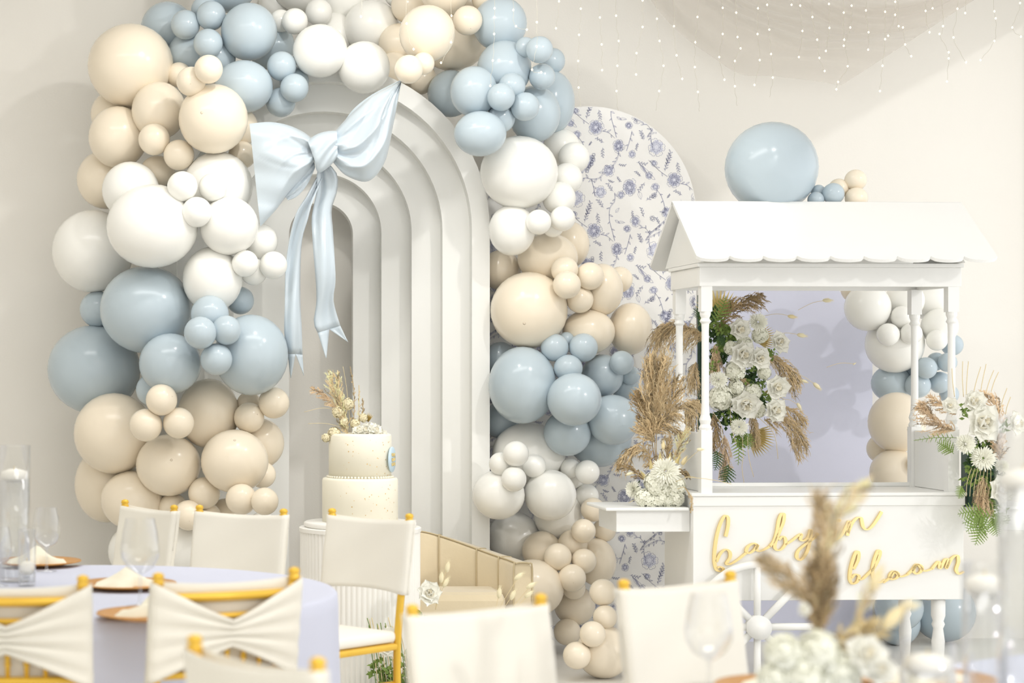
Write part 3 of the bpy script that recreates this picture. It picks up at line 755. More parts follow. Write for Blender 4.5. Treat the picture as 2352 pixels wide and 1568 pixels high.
def plume(path, width, Y, m, parent, n=420, stem=None, droop=.35, spread=1., name='pampas_plume', lng=1., wd=.0026, dY=0.):
    """path in pixels from plume base to tip; width in pixels = half width at the belly"""
    q = random.Random(int(path[0][0]*13+path[0][1])); s = Y/F; mb = MB()
    pts = crom([P(a,b,Y + dY*i/(len(path)-1)) for i,(a,b) in enumerate(path)], 10); pts = resample(pts, 40)
    Wd = width*s; tot = sum((b-a).length for a,b in zip(pts,pts[1:]))
    if stem: mb.tube(resample([P(stem[0],stem[1],Y), pts[0]], 6), .0022, 5)
    mb.tube(pts, [.002]*40, 5)
    nb = max(24, n//7); marks = []
    for k in range(nb):
        t = (k+q.random())/nb*.95; i = int(t*38); p = pts[i]; tg = (pts[i+1]-pts[i]).normalized()
        prof = math.sin(PI*min(1,.16+t*.80))**.7
        sd = Vector((q.gauss(0,1), q.gauss(0,.6), q.gauss(0,1))); sd -= tg*sd.dot(tg); sd.normalize()
        ln = Wd*prof*q.uniform(.9,1.9)*lng; rad = Wd*prof*q.uniform(.3,1.15)*spread
        br = [p]; steps = 5
        for j in range(1, steps+1):
            f = j/steps
            br.append(p + tg*ln*1.15*f + sd*rad*math.sin(f*1.7) + Vector((q.uniform(-1,1),q.uniform(-1,1),q.uniform(-1,1)))*Wd*.05 - Vector((0,0,droop*ln*f*f*1.1)))
        f0 = len(mb.f); strand(mb, br, wd*.9, wd*.5)
        for j in range(1, steps+1):
            for _ in range(3):
                b0 = br[j-1].lerp(br[j], q.random()); dr = (br[j]-br[j-1]).normalized()
                o2 = Vector((q.gauss(0,1),q.gauss(0,.8),q.gauss(0,1)))*.55
                e2 = b0 + (dr + o2)*Wd*q.uniform(.14,.34) - Vector((0,0,droop*Wd*.12))
                strand(mb, [b0, (b0+e2)/2 + Vector((0,0,.06*Wd)), e2], wd*q.uniform(.9,1.7), wd*.3)
        marks.append((f0, len(mb.f), q.choice((0,0,0,1,1,2))))
    o = mb.obj(name, m, parent, smooth=False)
    for x in PV[m.name]: o.data.materials.append(x)
    mi = [0]*len(mb.f)
    for f0, f1, c in marks:
        for f in range(f0, f1): mi[f] = c
    o.data.polygons.foreach_set('material_index', mi)
    return o

def petal_mesh(name, m, wide=.95, cup=.28, curl=.22):
    nu, nv = 6, 7; rows = []
    for i in range(nu):
        u = i/(nu-1); row = []
        for j in range(nv):
            v = 2*j/(nv-1)-1
            wdt = wide*.5*(math.sin(PI*min(.5,.08+u*.55)))*(1 if u < .62 else 1-((u-.62)/.38)**1.6*.86)
            x = u - .12*v*v*u; z = cup*u*u*1.1 + .25*v*v*wdt - curl*max(0,u-.7)*2.2*(1-.4*abs(v))+ .02*math.sin(9*v+4*u)
            row.append((x, v*wdt, z))
        rows.append(row)
    return MB().grid(rows).mesh(name, m)
PET = [petal_mesh('petal', M['petal']), petal_mesh('petal', M['petal'], 1.05, .5, .12), petal_mesh('petal', M['petalc'], .9, .9, .05)]
def bud_mesh():
    mb = MB(); n = 22
    for k in range(5):
        rows = []
        for i in range(6):
            u = i/5; r = (.10+.07*k)*(1+.25*math.sin(PI*u)) ; z = .05 + u*(.46-.05*k)
            rows.append([(r*(1-.25*u*(j/(n-1)))*math.cos(k*1.3+j/(n-1)*4.2), r*(1-.25*u*(j/(n-1)))*math.sin(k*1.3+j/(n-1)*4.2), z-.03*math.sin(j)) for j in range(n)])
        mb.grid(rows)
    return mb.mesh('rose_heart', M['petalc'])
BUD = bud_mesh()
def rose(px, py, r, Y, parent, face=(0,-1,.1), seed=0):
    q = random.Random(seed + int(px*7+py)); R = r*Y/F
    d = Vector(face) + Vector((q.uniform(-.25,.25),0,q.uniform(-.2,.2)))
    o = link('rose', BUD, parent, P(px,py,Y), d.to_track_quat('Z','Y').to_euler(), (R,R,R))
    for ring, (n, tilt, sc, me) in enumerate(((7, .05, 1.2, 0), (6, .38, 1.0, 0), (5, .72, .78, 1), (4, 1.05, .58, 2))):
        for k in range(n):
            a = 2*PI*(k+.5*ring)/n + q.uniform(-.15,.15)
            ss = sc*q.uniform(.9,1.1)
            mx = Matrix.Rotation(a,4,'Z') @ Matrix.Rotation(-tilt*q.uniform(.8,1.2),4,'Y')
            c = link('petal', PET[me], o); c.matrix_local = mx @ Matrix.Diagonal((ss,ss,ss,1))
    return o

def mum_mesh(big):
    mb = MB(); q = random.Random(5)
    for ring in range(7):
        t = ring/6; n = int(30 - 16*t); el = .02 + 1.25*t
        L = 1.0 - .5*t
        for k in range(n):
            a = 2*PI*(k + .5*(ring%2))/n + q.uniform(-.05,.05); e = el + q.uniform(-.1,.1); ll = L*q.uniform(.86,1.08)
            c, s_ = math.cos(a), math.sin(a)
            def at(u, v, h=0):
                r = .08 + u*ll*math.cos(e) - .12*u*u*ll*(1 if t < .4 else -.3); z = .06 + u*ll*math.sin(e)*.75 - (.10*u*u if t < .3 else -.05*u*u) + h
                return (r*c - v*s_, r*s_ + v*c, z)
            wd = .055
            mb.grid([[at(0,-wd*.5), at(.4,-wd), at(.8,-wd*.95), at(.97,-wd*.4)], [at(0,0,-.015), at(.4,0,-.03), at(.8,0,-.02), at(1.03,0)], [at(0,wd*.5), at(.4,wd), at(.8,wd*.95), at(.97,wd*.4)]])
    return mb.mesh('chrysanthemum', M['mum'])
MUM = mum_mesh(1)
def mum(px, py, r, Y, parent, face=(0,-1,.15)):
    R = r*Y/F; q = random.Random(int(px+py*3))
    d = Vector(face)+Vector((q.uniform(-.2,.2),0,q.uniform(-.15,.15)))
    return link('chrysanthemum', MUM, parent, P(px,py,Y), d.to_track_quat('Z','Y').to_euler(), (R,R,R*.95))

def hyd_mesh():
    mb = MB(); q = random.Random(9); n = 150
    mb.lathe([(.05,-.6),(.5,-.4),(.64,-.1),(.58,.35),(.3,.55),(.02,.62)], 14)
    for k in range(n):
        z = 1-2*(k+.5)/n; r = math.sqrt(1-z*z); a = k*2.39996
        d = Vector((r*math.cos(a), r*math.sin(a), z)); p = d*q.uniform(.7,1.0)
        t1 = d.orthogonal().normalized(); t2 = d.cross(t1); ro = q.uniform(0,PI)
        for j in range(4):
            b = ro + PI/2*j; e = t1*math.cos(b)+t2*math.sin(b); f = d.cross(e)
            s_ = .25
            mb.add([p, p+e*s_*.6+f*s_*.5+d*.03, p+e*s_*1.1+d*.015, p+e*s_*.6-f*s_*.5+d*.03], [(0,1,2,3)])
    return mb.mesh('hydrangea', M['hyd'], smooth=False)
HYD = hyd_mesh()
def hyd(px, py, r, Y, parent):
    R = r*Y/F; q = random.Random(int(px*3+py))
    return link('hydrangea', HYD, parent, P(px,py,Y), (q.uniform(0,3),q.uniform(0,3),q.uniform(0,3)), (R,R,R))

def fern(path, width, Y, m, parent, n=9, dY=-.04):
    q = random.Random(int(path[0][0]+path[0][1]*5)); mb = MB(); s = Y/F
    pts = resample(crom([P(a,b,Y+dY*i/max(1,len(path)-1)) for i,(a,b) in enumerate(path)],8), n*2+2)
    mb.tube(pts, .0014, 5)
    for i in range(2, len(pts)-1, 1):
        t = i/(len(pts)-1); tg = (pts[i+1]-pts[i]).normalized(); sd = tg.cross(Vector((0,1,0))).normalized()
        L = width*s*math.sin(PI*min(1,.22+.78*t))**.8*1.1 if t > .05 else 0
        sg = 1 if i % 2 else -1
        e = pts[i] + (sd*sg*.9 + tg*.5)*L + Vector((0,q.uniform(-.3,.3)*L,0))
        w0 = L*.095
        base = pts[i]; ax = (e-base); pr = ax.cross(Vector((0,1,0))).normalized()
        # toothed pinna
        k = 9; up, dn = [], []
        for j in range(k):
            u = j/(k-1); wv = w0*(1-u)**.6*(1.3 if j % 2 else .6)+.0003
            up.append(base+ax*u+pr*wv); dn.append(base+ax*u-pr*wv)
        mb.grid([up, dn])
    return mb.obj('fern_frond', m, parent, smooth=False)

def fan_palm(cx, cy, r, a0, a1, Y, parent, n=15, m='palm'):
    mb = MB(); s = Y/F
    for k in range(n):
        a = math.radians(a0 + (a1-a0)*k/(n-1)); da = math.radians((a1-a0)/(n-1))*.55
        c = P(cx,cy,Y); q = r*s*(1 - .25*abs(k/(n-1)-.5))
        def at(f, ang, dy): return c + Vector((math.cos(ang)*q*f, dy, math.sin(ang)*q*f))
        mb.add([c, at(.6,a-da,.012), at(1,a,0), at(.6,a,-.012), at(.6,a+da,.012)], [(0,1,2,3),(0,3,2,4)])
    return mb.obj('palm_fan', M[m], parent, smooth=False)

TAIL = {}
def bunny(px, py, r, ang, Y, parent, stem=None, m='bunny', sY=None):
    if m not in TAIL:
        mb = MB(); mb.lathe([(.02,-1),(.28,-.8),(.42,-.35),(.4,.2),(.24,.7),(.02,1)], 10); q = random.Random(2)
        for k in range(90):
            z = q.uniform(-.9,.95); a = q.uniform(0,6.28); rr = .42*math.sqrt(max(0,1-z*z))*.95
            p = Vector((rr*math.cos(a),rr*math.sin(a),z)); strand(mb,[p,p*1.2+Vector((0,0,.12)),p*1.35+Vector((0,0,.3))],.03,.008)
        TAIL[m] = mb.mesh('bunny_tail', M[m])
    R = r*Y/F
    o = link('bunny_tail', TAIL[m], parent, P(px,py,Y), (0, math.radians(90-ang), 0), (R,R,R))
    if stem:
        mb = MB(); a = P(stem[0],stem[1],sY or Y); b = P(px,py,Y)
        mb.tube(crom([a,(a+b)/2+Vector((0,0,.012)),b],4),.0011,5).obj('grass_stem', M['straw'], parent)

def foliage(blobs, Y, parent, m, leaf=.022, dens=1., name='foliage'):
    mb = MB(); q = random.Random(int(blobs[0][0]))
    for (px,py,r) in blobs:
        c = P(px,py,Y); R = r*Y/F
        for k in range(int(26*dens*(r/25)**1.4)):
            d = Vector((q.gauss(0,1),q.gauss(0,.7),q.gauss(0,1))); p = c + d.normalized()*R*q.random()**.5
            a = Vector((q.gauss(0,1),q.gauss(0,.5),q.gauss(0,1))).normalized()*leaf*q.uniform(.7,1.4); b = a.cross(Vector((q.gauss(0,1),q.gauss(0,1),q.gauss(0,1)))).normalized()*leaf*.33
            mb.add([p, p+a*.45+b, p+a, p+a*.45-b], [(0,1,2,3)])
    o = mb.obj(name, M[m], parent, smooth=False); o['kind'] = 'stuff'; return o

def twig(path, Y, parent, m='straw', r=.0013, name='dried_stalk'):
    return MB().tube(crom([P(a,b,Y) for a,b in path],5), r, 5).obj(name, M[m], parent)

Z3 = lambda *l: [(1500+a/3.136, 620+b/3.136) for a,b in l]
# --- arrangement on the green stand behind the cart
Y1 = 9.98
ar1 = thing('flower_arrangement', 'tall arrangement of white roses, mums and pampas on a green stand behind the cart', 'flowers', P(1625,1593,Y1))
ar1.location = (P(1625,900,Y1).x, Y1+.08, 0)
def rebase(root):
    """children were built in world space under an Empty that stands at the base"""
    mi = Matrix.Translation(-root.location)
    for c in root.children: c.matrix_parent_inverse = mi
MB().tube([(ar1.location.x-.015,Y1+.1,.012),(ar1.location.x-.015,Y1+.1,1.86)], .013, 10).obj('stand_pole', M['stand'], ar1)
MB().lathe([(.16,0),(.16,.012),(.02,.02)], 24, (ar1.location.x-.015,Y1+.1,0)).obj('stand_base', M['stand'], ar1)
fan_palm(*Z3((480,360))[0], 78, 40, 150, Y1+.06, ar1)
fan_palm(*Z3((690,1180))[0], 66, -75, 20, Y1+.05, ar1)
fan_palm(*Z3((720,500))[0], 58, -30, 40, Y1+.05, ar1, 11)
fan_palm(*Z3((800,880))[0], 56, -25, 30, Y1+.05, ar1, 9)
foliage([Z3((450,450))[0]+(24,), Z3((530,480))[0]+(20,), Z3((480,620))[0]+(24,), Z3((500,1050))[0]+(26,), Z3((720,760))[0]+(24,), Z3((560,900))[0]+(30,), Z3((430,330))[0]+(16,), Z3((760,950))[0]+(18,), Z3((600,1080))[0]+(24,)], Y1+.05, ar1, 'dark', .03, 3.2)
foliage([Z3((560,470))[0]+(18,), Z3((780,820))[0]+(14,), Z3((620,1200))[0]+(20,), Z3((600,480))[0]+(12,), Z3((440,390))[0]+(20,), Z3((500,430))[0]+(16,), Z3((440,700))[0]+(16,), Z3((720,700))[0]+(16,), Z3((640,1240))[0]+(16,), Z3((700,860))[0]+(22,), Z3((840,930))[0]+(14,), Z3((560,1060))[0]+(22,), Z3((480,560))[0]+(18,), Z3((850,600))[0]+(12,)], Y1-.03, ar1, 'fern', .022, 2.6, 'light_foliage')
for pth, wd, m, n, dr in (([(470,440),(550,300),(650,225),(790,188)],24,'pampasd',700,.5), ([(360,500),(270,430),(150,405),(30,432)],34,'pampas',700,1.1), ([(790,640),(890,655),(980,735),(1025,815)],24,'pampas',520,.6),
                     ([(800,1080),(920,1080),(1020,1150),(1075,1265)],26,'pampas',560,.6), ([(900,990),(1000,1020),(1100,1092)],15,'pampas',320,.5), ([(460,530),(450,620),(475,740)],17,'pampask',380,.7),
                     ([(310,660),(295,730),(290,810)],17,'pampas',380,.6), ([(430,1040),(450,1160),(425,1295)],17,'pampasd',420,.4), ([(510,1190),(520,1330),(505,1490)],16,'pampask',440,.4),
                     ([(710,1030),(730,1140),(740,1250)],16,'pampas',380,.5), ([(540,790),(630,785),(705,840)],11,'pampas',260,.6), ([(350,930),(280,970),(255,1090)],22,'pampas',340,.9)):
    plume(Z3(*pth), wd, Y1-.02, M[m], ar1, n, droop=dr)
for a, b, w_, m in (((440,400),(525,185),22,'fern'),((360,360),(290,275),14,'dark'),((600,1170),(612,1405),18,'fern'),((660,1160),(690,1290),16,'fern'),((545,1390),(505,1565),20,'dark'),((460,1290),(445,1445),17,'dark'),((380,300),(330,400),12,'fern'),((540,520),(450,500),16,'dark')):
    fern(Z3(a,((a[0]+b[0])/2+12,(a[1]+b[1])/2),b), w_, Y1-.03, M[m], ar1)
for x,y,r in ((620,430,25),(640,610,31),(765,640,24),(905,525,23),(890,840,26),(870,1010,27),(665,960,32)):
    rose(*Z3((x,y))[0], r, Y1-.10, ar1, ((x-600)/900,-1,(750-y)/1400))
for x,y,r in ((755,375,25),(470,790,24),(620,1130,23)): mum(*Z3((x,y))[0], r, Y1-.08, ar1)
for x,y,r in ((490,920,31),(590,725,25),(660,530,19),(720,880,22),(600,850,20),(770,470,20),(800,740,17),(560,560,18),(760,1010,18)): hyd(*Z3((x,y))[0], r, Y1-.04, ar1)
for x,y,r,a,st,m in ((1255,218,11,0,(1045,288),'bunny'),(1000,335,10,-8,(800,330),'bunnyy'),(1070,470,11,-10,(850,470),'bunny'),(1180,835,11,-42,(1000,740),'bunny'),(1090,800,8,-20,(900,780),'bunny'),(1052,980,9,-60,(930,930),'bunny'),(1450,675,4,30,(1250,700),'bunny')):
    bunny(*Z3((x,y))[0], r, a, Y1-.04, ar1, Z3(st)[0], m)
for pth in (((430,1020),(490,1120),(500,1250)),((560,960),(560,1100),(600,1260)),((640,1180),(650,1330),(640,1420),(655,1530)),((680,1200),(690,1350),(725,1490)),((340,950),(250,1010),(245,1160)),((350,990),(350,1100),(345,1230)),((760,1060),(870,1180),(900,1360)),((330,960),(320,1080),(325,1240))):
    twig(Z3(*pth), Y1-.06, ar1, 'straw', .0014, 'curly_strand')
rebase(ar1)

# --- arrangement on the cart shelf
Y2 = 9.33
ZS = lambda *l: [(1380+a/3.135, 700+b/3.135) for a,b in l]
ar2 = thing('flower_arrangement', 'low bouquet of white hydrangea with tall pampas plume on the cart shelf', 'flowers', (P(1515,1165,Y2).x, Y2, .848))
zb = .848
MB().lathe([(.06,0),(.07,.015),(.07,.03),(.05,.035)], 20, (P(1515,1165,Y2).x, Y2, zb+.0005)).obj('foam_bowl', M['stand'], ar2)
foliage([ZS((270,1330))[0]+(14,), ZS((370,1400))[0]+(10,), ZS((480,1300))[0]+(18,), ZS((450,1370))[0]+(14,)], Y2, ar2, 'dark', .022, 2.)
plume(ZS((385,940),(375,760),(395,600),(410,415)), 38, Y2, M['pampas'], ar2, 1500, ZS((400,1200))[0], droop=.1, lng=1.25)
plume(ZS((365,960),(330,820),(290,720),(250,640)), 24, Y2+.02, M['pampasd'], ar2, 520, ZS((400,1200))[0], droop=.2)
plume(ZS((400,920),(470,780),(520,650),(560,520)), 26, Y2+.02, M['pampas'], ar2, 560, ZS((400,1200))[0], droop=.15)
plume(ZS((400,880),(510,775),(630,715),(725,735)), 22, Y2, M['pampas'], ar2, 520, ZS((400,1200))[0], droop=.7)
plume(ZS((400,930),(470,880),(530,890),(575,950)), 14, Y2, M['pampas'], ar2, 260, droop=.6)
plume(ZS((380,990),(340,930),(310,870)), 24, Y2-.02, M['pampas'], ar2, 420, droop=.3)
plume(ZS((370,1180),(340,1060),(250,1030),(130,1135)), 22, Y2, M['pampas'], ar2, 480, droop=.8)
plume(ZS((310,1260),(220,1190),(125,1150)), 12, Y2-.02, M['pampasd'], ar2, 260, droop=.3)
plume(ZS((470,1140),(475,1060),(480,960)), 16, Y2, M['pampas'], ar2, 240, droop=.2)
plume(ZS((525,1130),(570,1010),(630,885)), 15, Y2-.02, M['pampasp'], ar2, 360, ZS((450,1200))[0], droop=.2)
plume(ZS((530,1215),(585,1195),(630,1230)), 9, Y2-.03, M['pampas'], ar2, 240, droop=.6)
plume(ZS((600,1310),(650,1390),(648,1500)), 5, 9.12, M['pampas'], ar2, 120, droop=.3, dY=-.02)
MB().tube([P(*ZS((530,1330))[0],Y2-.10), P(*ZS((600,1310))[0],9.12)], .0015, 5).obj('grass_stem', M['straw'], ar2)
for x,y,a,L in ((365,1180,100,24),(430,1130,96,26),(490,1130,82,26),(545,1140,70,24),(320,1240,130,22)):
    c = ZS((x,y))[0]; an = math.radians(a); s = Y2/F; c0 = P(*c,Y2-.03)
    e = c0+Vector((math.cos(an)*L*s,-.01,math.sin(an)*L*s)); n = Vector((-math.sin(an),0,math.cos(an)))*L*s*.22
    MB().add([c0-n, c0+n, e, c0+Vector((0,-.006,0))],[(0,3,2),(3,1,2)]).obj('palm_spear', M['palm'], ar2, smooth=False)
for x,y,r in ((400,1290,31),(530,1300,28),(310,1392,22),(430,1388,24),(535,1390,24),(495,1340,22),(365,1405,19),(490,1405,19),(548,1365,15)): hyd(*ZS((x,y))[0], r, Y2-.08, ar2)
mum(*ZS((465,1195))[0], 36, Y2-.13, ar2, (0,-1,.35)); mum(*ZS((235,1330))[0], 24, Y2-.05, ar2, (-.7,-.7,.1))
for x,y,r,a,st,m in ((450,1012,10,90,(450,1130),'bunnyy'),(600,1122,11,60,(540,1190),'bunnyy'),(205,1215,8,20,(320,1260),'bunny')):
    bunny(*ZS((x,y))[0], r, a, Y2-.06, ar2, ZS(st)[0], m)
bunny(*ZS((715,1040))[0], 8, 0, 9.10, ar2, ZS((540,1230))[0], 'bunny', Y2-.10)
for pth, yt in ((((600,1240),(640,1235),(680,1240)),Y2-.06),(((620,1240),(740,1250),(860,1270),(940,1290)),9.10),(((200,1425),(230,1410),(270,1390)),Y2-.06)): twig(ZS(*pth), yt, ar2)
MB().tube([P(*ZS((470,1300))[0],Y2-.05), P(*ZS((620,1240))[0],9.10)], .0013, 5).obj('dried_stalk', M['straw'], ar2)
rebase(ar2)

# --- arrangement at the far post of the cart
Y3 = 9.12
ZR = lambda *l: [(1852+a/2.45, 650+b/2.45) for a,b in l]
ar3 = thing('flower_arrangement', 'cascading arrangement of white roses, mums and bright fern at the cart post', 'flowers', (P(2262,1170,Y3+.12).x, Y3+.12, .848))
MB().box(P(2240,0,Y3).x, P(2310,0,Y3).x, Y3+.09, Y3+.19, .8485, 1.13).obj('foam_block', M['stand'], ar3, smooth=False, bevel=.01)
foliage([ZR((900,720))[0]+(18,), ZR((1000,850))[0]+(24,), ZR((1110,810))[0]+(16,), ZR((930,1080))[0]+(22,), ZR((1060,1250))[0]+(28,), ZR((1000,1150))[0]+(24,), ZR((960,960))[0]+(24,)], Y3, ar3, 'fern', .022, 2.6, 'light_foliage')
foliage([ZR((1060,1090))[0]+(24,), ZR((1040,1200))[0]+(26,), ZR((940,1010))[0]+(18,), ZR((1000,900))[0]+(26,)], Y3+.04, ar3, 'dark', .026, 3.2)
for pth, wd, m, n, dr in (([(835,830),(740,790),(630,685)],24,'pampask',520,.3), ([(840,740),(770,685),(690,635)],15,'pampask',300,.3), ([(1100,790),(1060,690),(985,612)],18,'pampask',380,.3), ([(1090,1000),(1085,920),(1080,850)],22,'pampask',380,.4), ([(995,1090),(990,1180),(988,1275)],22,'pampask',520,.4)):
    plume(ZR(*pth), wd, Y3-.02, M[m], ar3, n, droop=dr)
for a, b, w_ in (((850,870),(605,885),11),((830,960),(735,895),20),((1000,1290),(852,1300),22),((1050,1310),(878,1352),24),((1000,1330),(950,1475),24),((1040,1310),(1075,1425),22),((1050,1290),(1120,1370),20),((880,1140),(858,1212),14),((1010,1300),(900,1400),20),((960,1290),(1010,1420),18)):
    fern(ZR(a,((a[0]+b[0])/2,(a[1]+b[1])/2-8),b), w_, Y3-.05, M['fern'], ar3)
for x,y,r in ((985,785,40),(940,665,25),(1175,790,25),(1100,1165,29),(808,690,18)): rose(*ZR((x,y))[0], r, Y3-.10, ar3, ((x-960)/700,-1,.15))
for x,y,r in ((895,905,27),(995,985,32),(1100,1030,18)): mum(*ZR((x,y))[0], r, Y3-.11, ar3)
for a, b in (((900,690),(912,440)),((970,690),(1012,455)),((935,650),(982,470)),((1010,620),(1055,490)),((1040,610),(1082,500)),((1090,720),(1130,590)),((835,640),(820,480)),((885,640),(880,440)),((1120,740),(1150,640))):
    twig(ZR(a,((a[0]+b[0])/2-4,(a[1]+b[1])/2),b), Y3+.03, ar3, 'straw', .0017)
for k in range(7):
    twig(ZR((930+18*k,1040),(905+22*k,1120),(900+20*k,1200)), Y3-.08, ar3, 'straw', .0012, 'curly_strand')
rebase(ar3)

# ------------------------------------------------------------------ plinth, cake
YP = 9.3; sP = YP/F; xp = (827-PX)*sP; zp = H-(1209-PY)*sP; rp = 140*sP
pl = thing('fluted_plinth', 'white fluted cylinder plinth under the cake', 'plinth', (xp, YP, 0))
n = 72*4; rows = []
for z in (0, zp-.02):
    rows.append([((rp*.965 + rp*.02*abs(math.cos(PI*k/4)))*math.cos(2*PI*k/n), (rp*.965+rp*.02*abs(math.cos(PI*k/4)))*math.sin(2*PI*k/n), z) for k in range(n)])
MB().grid(rows, True).obj('fluted_drum', M['white'], pl, smooth=False)
MB().lathe([(rp*.9,zp-.021),(rp,zp-.02),(rp,zp-.003),(rp*.985,zp)], 64).obj('top_disc', M['white'], pl, smooth=False)
ck = thing('cake', 'two tier ivory cake with gold flecks and dried flowers on the plinth', 'cake', (xp, YP, zp))
MB().lathe([(.255,0),(.262,.006),(.262,.02),(.255,.025)], 56).obj('cake_board', M['white'], ck)
def tier(r, z0, z1, nm):
    MB().lathe([(r,z0),(r,z1-.012),(r-.004,z1-.003),(r-.014,z1),(r*.4,z1)], 56).obj(nm, M['icing'], ck)
R1, R2 = 87*sP, 72*sP; c1 = .0255; c2 = c1 + .205; c3 = c2 + .205
tier(R1, c1, c2, 'cake_tier'); tier(R2, c2, c3, 'cake_tier')
mb = MB()
for k in range(60):
    a = 2*PI*k/60; mb.lathe([(.001,0),(.006,.002),(.006,.007),(.001,.01)], 6, ((R2+.005)*math.cos(a),(R2+.005)*math.sin(a),c2))
mb.obj('icing_beads', M['icing'], ck)
mb = MB(); q = random.Random(4)
for k in range(80):
    up = q.random() < .45; R = (R2 if up else R1)+.0006
    a = q.gauss(-.95,.28) if q.random() < .75 else q.gauss(-1.9,.2); z = q.uniform(c2+.01,c3-.02) if up else q.uniform(c1+.01,c2-.03)
    d = Vector((math.cos(a),math.sin(a),0)); t = Vector((-math.sin(a),math.cos(a),0)); p = d*R+Vector((0,0,z)); s = q.uniform(.001,.0036)
    mb.add([p-t*s, p+Vector((0,0,s*q.uniform(.6,1.4))), p+t*s*.8, p-Vector((0,0,s))],[(0,3,2,1)])
o = mb.obj('gold_flecks', M['fleck'], ck, smooth=False); o['kind'] = 'stuff'
ad = -.32; dd = Vector((math.cos(ad),math.sin(ad),0))
dm = MB(); dm.lathe([(.02,-.004),(.058,-.004),(.06,0),(.058,.005),(.02,.006)], 28)
disc = dm.obj('name_disc', M['disc'], ck, loc=dd*(R2+.006)+Vector((0,0,c2+.085)), rot=dd.to_track_quat('Z','Y').to_euler())
mb = MB()
for k, yy in enumerate((.022, 0, -.022)):
    pts = [(-.035+.07*i/16, yy+.009*math.sin(i*1.7+k)+.003*math.sin(i*3.1), .0078) for i in range(17)]
    mb.tube(crom(pts,3), .0012, 4)
mb.obj('gold_script', M['mirror'], disc)
HYDD = HYD.copy(); HYDD.materials.clear(); HYDD.materials.append(M['bunny'])
# cake topper flowers
tp = thing('cake_topper_flowers', 'small dried flower and pampas spray on the cake top', 'flowers', (xp, YP, zp+c3))
ZK = lambda *l: [(650+a/3.734, 820+b/3.734) for a,b in l]
YK = YP-.03
plume(ZK((560,660),(500,450),(440,280),(385,110)), 18, YK, M['pampasp'], tp, 480, droop=.1)
plume(ZK((540,640),(480,420),(480,260),(470,110)), 15, YK, M['pampasp'], tp, 360, droop=.1)
plume(ZK((520,520),(430,400),(320,310),(230,260)), 12, YK, M['pampask'], tp, 340, droop=.3)
plume(ZK((600,700),(610,450),(605,250),(575,80)), 5, YK, M['pampas'], tp, 200, droop=.05)
plume(ZK((650,620),(652,450),(652,240)), 4, YK, M['pampasp'], tp, 130, droop=.05)
plume(ZK((680,560),(685,450),(683,350)), 4, YK, M['pampas'], tp, 120, droop=.05)
for pth in (((560,600),(400,440),(180,470)),((560,620),(380,570),(215,570)),((580,690),(520,420),(470,290)),((590,700),(550,300),(515,80)),((560,560),(430,380),(350,410))): twig(ZK(*pth), YK, tp, 'straw', .001)
for x,y,r in ((470,470,14),(440,650,15),(370,690,11),(560,400,14),(520,550,11),(690,520,11),(620,570,12)):
    o = hyd(*ZK((x,y))[0], r, YK, tp); o.data = HYDD; o.name = 'dried_hydrangea'
fan_palm(*ZK((730,560))[0], 24, 55, 115, YK, tp, 7)
for x,y,r in ((650,640,16),(720,640,20),(790,640,19),(850,670,13)): rose(*ZK((x,y))[0], r, YK-.03, tp, (0,-.7,.6))
rebase(tp)

# --- floor flowers beside the plinth
Y4 = 8.88
ar4 = thing('flower_arrangement', 'small floor arrangement of white roses, grass and bunny tails beside the plinth', 'flowers', (P(930,1500,Y4).x, Y4, 0))
MB().lathe([(.10,0),(.12,.03),(.12,.08),(.09,.09)], 20, (P(930,1500,Y4).x, Y4, .0005)).obj('foam_bowl', M['stand'], ar4)
foliage([(870,1540,26),(900,1560,30),(940,1530,30),(980,1470,30),(870,1480,14),(960,1420,24)], Y4, ar4, 'fern', .03, 2.4, 'light_foliage')
for k in range(16):
    x = 845+k*5; twig([(x+20,1580),(x+8,1490),(x-6+random.uniform(-6,10),1415+random.uniform(0,30))], Y4-.02, ar4, 'straw' if k%2 else 'fern', .0022, 'grass_blade')
for x,y,r in ((985,1365,27),(895,1455,16),(890,1490,20),(960,1440,26)): rose(x,y,r,Y4-.06,ar4,(.1,-1,.4))
for x,y,a,st in ((1028,1302,80,(1000,1400)),(1014,1326,85,(1000,1400)),(1024,1337,60,(1000,1400)),(1192,1323,38,(1120,1450)),(1220,1344,30,(1140,1450)),(1147,1361,85,(1130,1450)),(1178,1366,65,(1130,1450)),(1215,1364,40,(1150,1450))):
    bunny(x,y,13,a,Y4-.05,ar4,st)
rebase(ar4)

# ------------------------------------------------------------------ velvet sofa
YV = 10.02
sofa = thing('tub_sofa', 'beige velvet tub sofa with channel seams behind the plinth', 'sofa', (P(905,1500,YV).x, YV-.25, 0))
top_pts = [(745,1242),(800,1224),(860,1214),(960,1218),(1010,1230),(1070,1251),(1120,1270),(1160,1284),(1180,1292)]
depth = [(-.38),(-.16),(.02),(.10),(.10),(.04),(-.06),(-.2),(-.32)]
Tt = [P(x,y,YV+d) for (x,y),d in zip(top_pts, depth)]
Tc = resample(crom(Tt,8), 60)
mb = MB(); rows_in, rows_out = [], []
cxs = sum((p for p in Tc), Vector())/len(Tc)
for i,p in enumerate(Tc):
    t = (Tc[min(i+1,59)]-Tc[max(i-1,0)]); t.z = 0; t.normalize(); inn = Vector((t.y,-t.x,0))
    if inn.y > 0 and abs(inn.y) > .3: inn = -inn
    th = .055
    prof = [(0,.12),(0,p.z*.5),(.0,p.z-.02),(-.012,p.z-.004),(-.035,p.z),(-th*1.4,p.z-.004),(-th*1.7,p.z-.03),(-th*1.7,p.z*.5),(-th*1.7,.10)]
    rows_in.append([Vector((p.x,p.y,0))+inn*a*1 + Vector((0,0,z)) for a,z in prof])
mb.grid(rows_in)
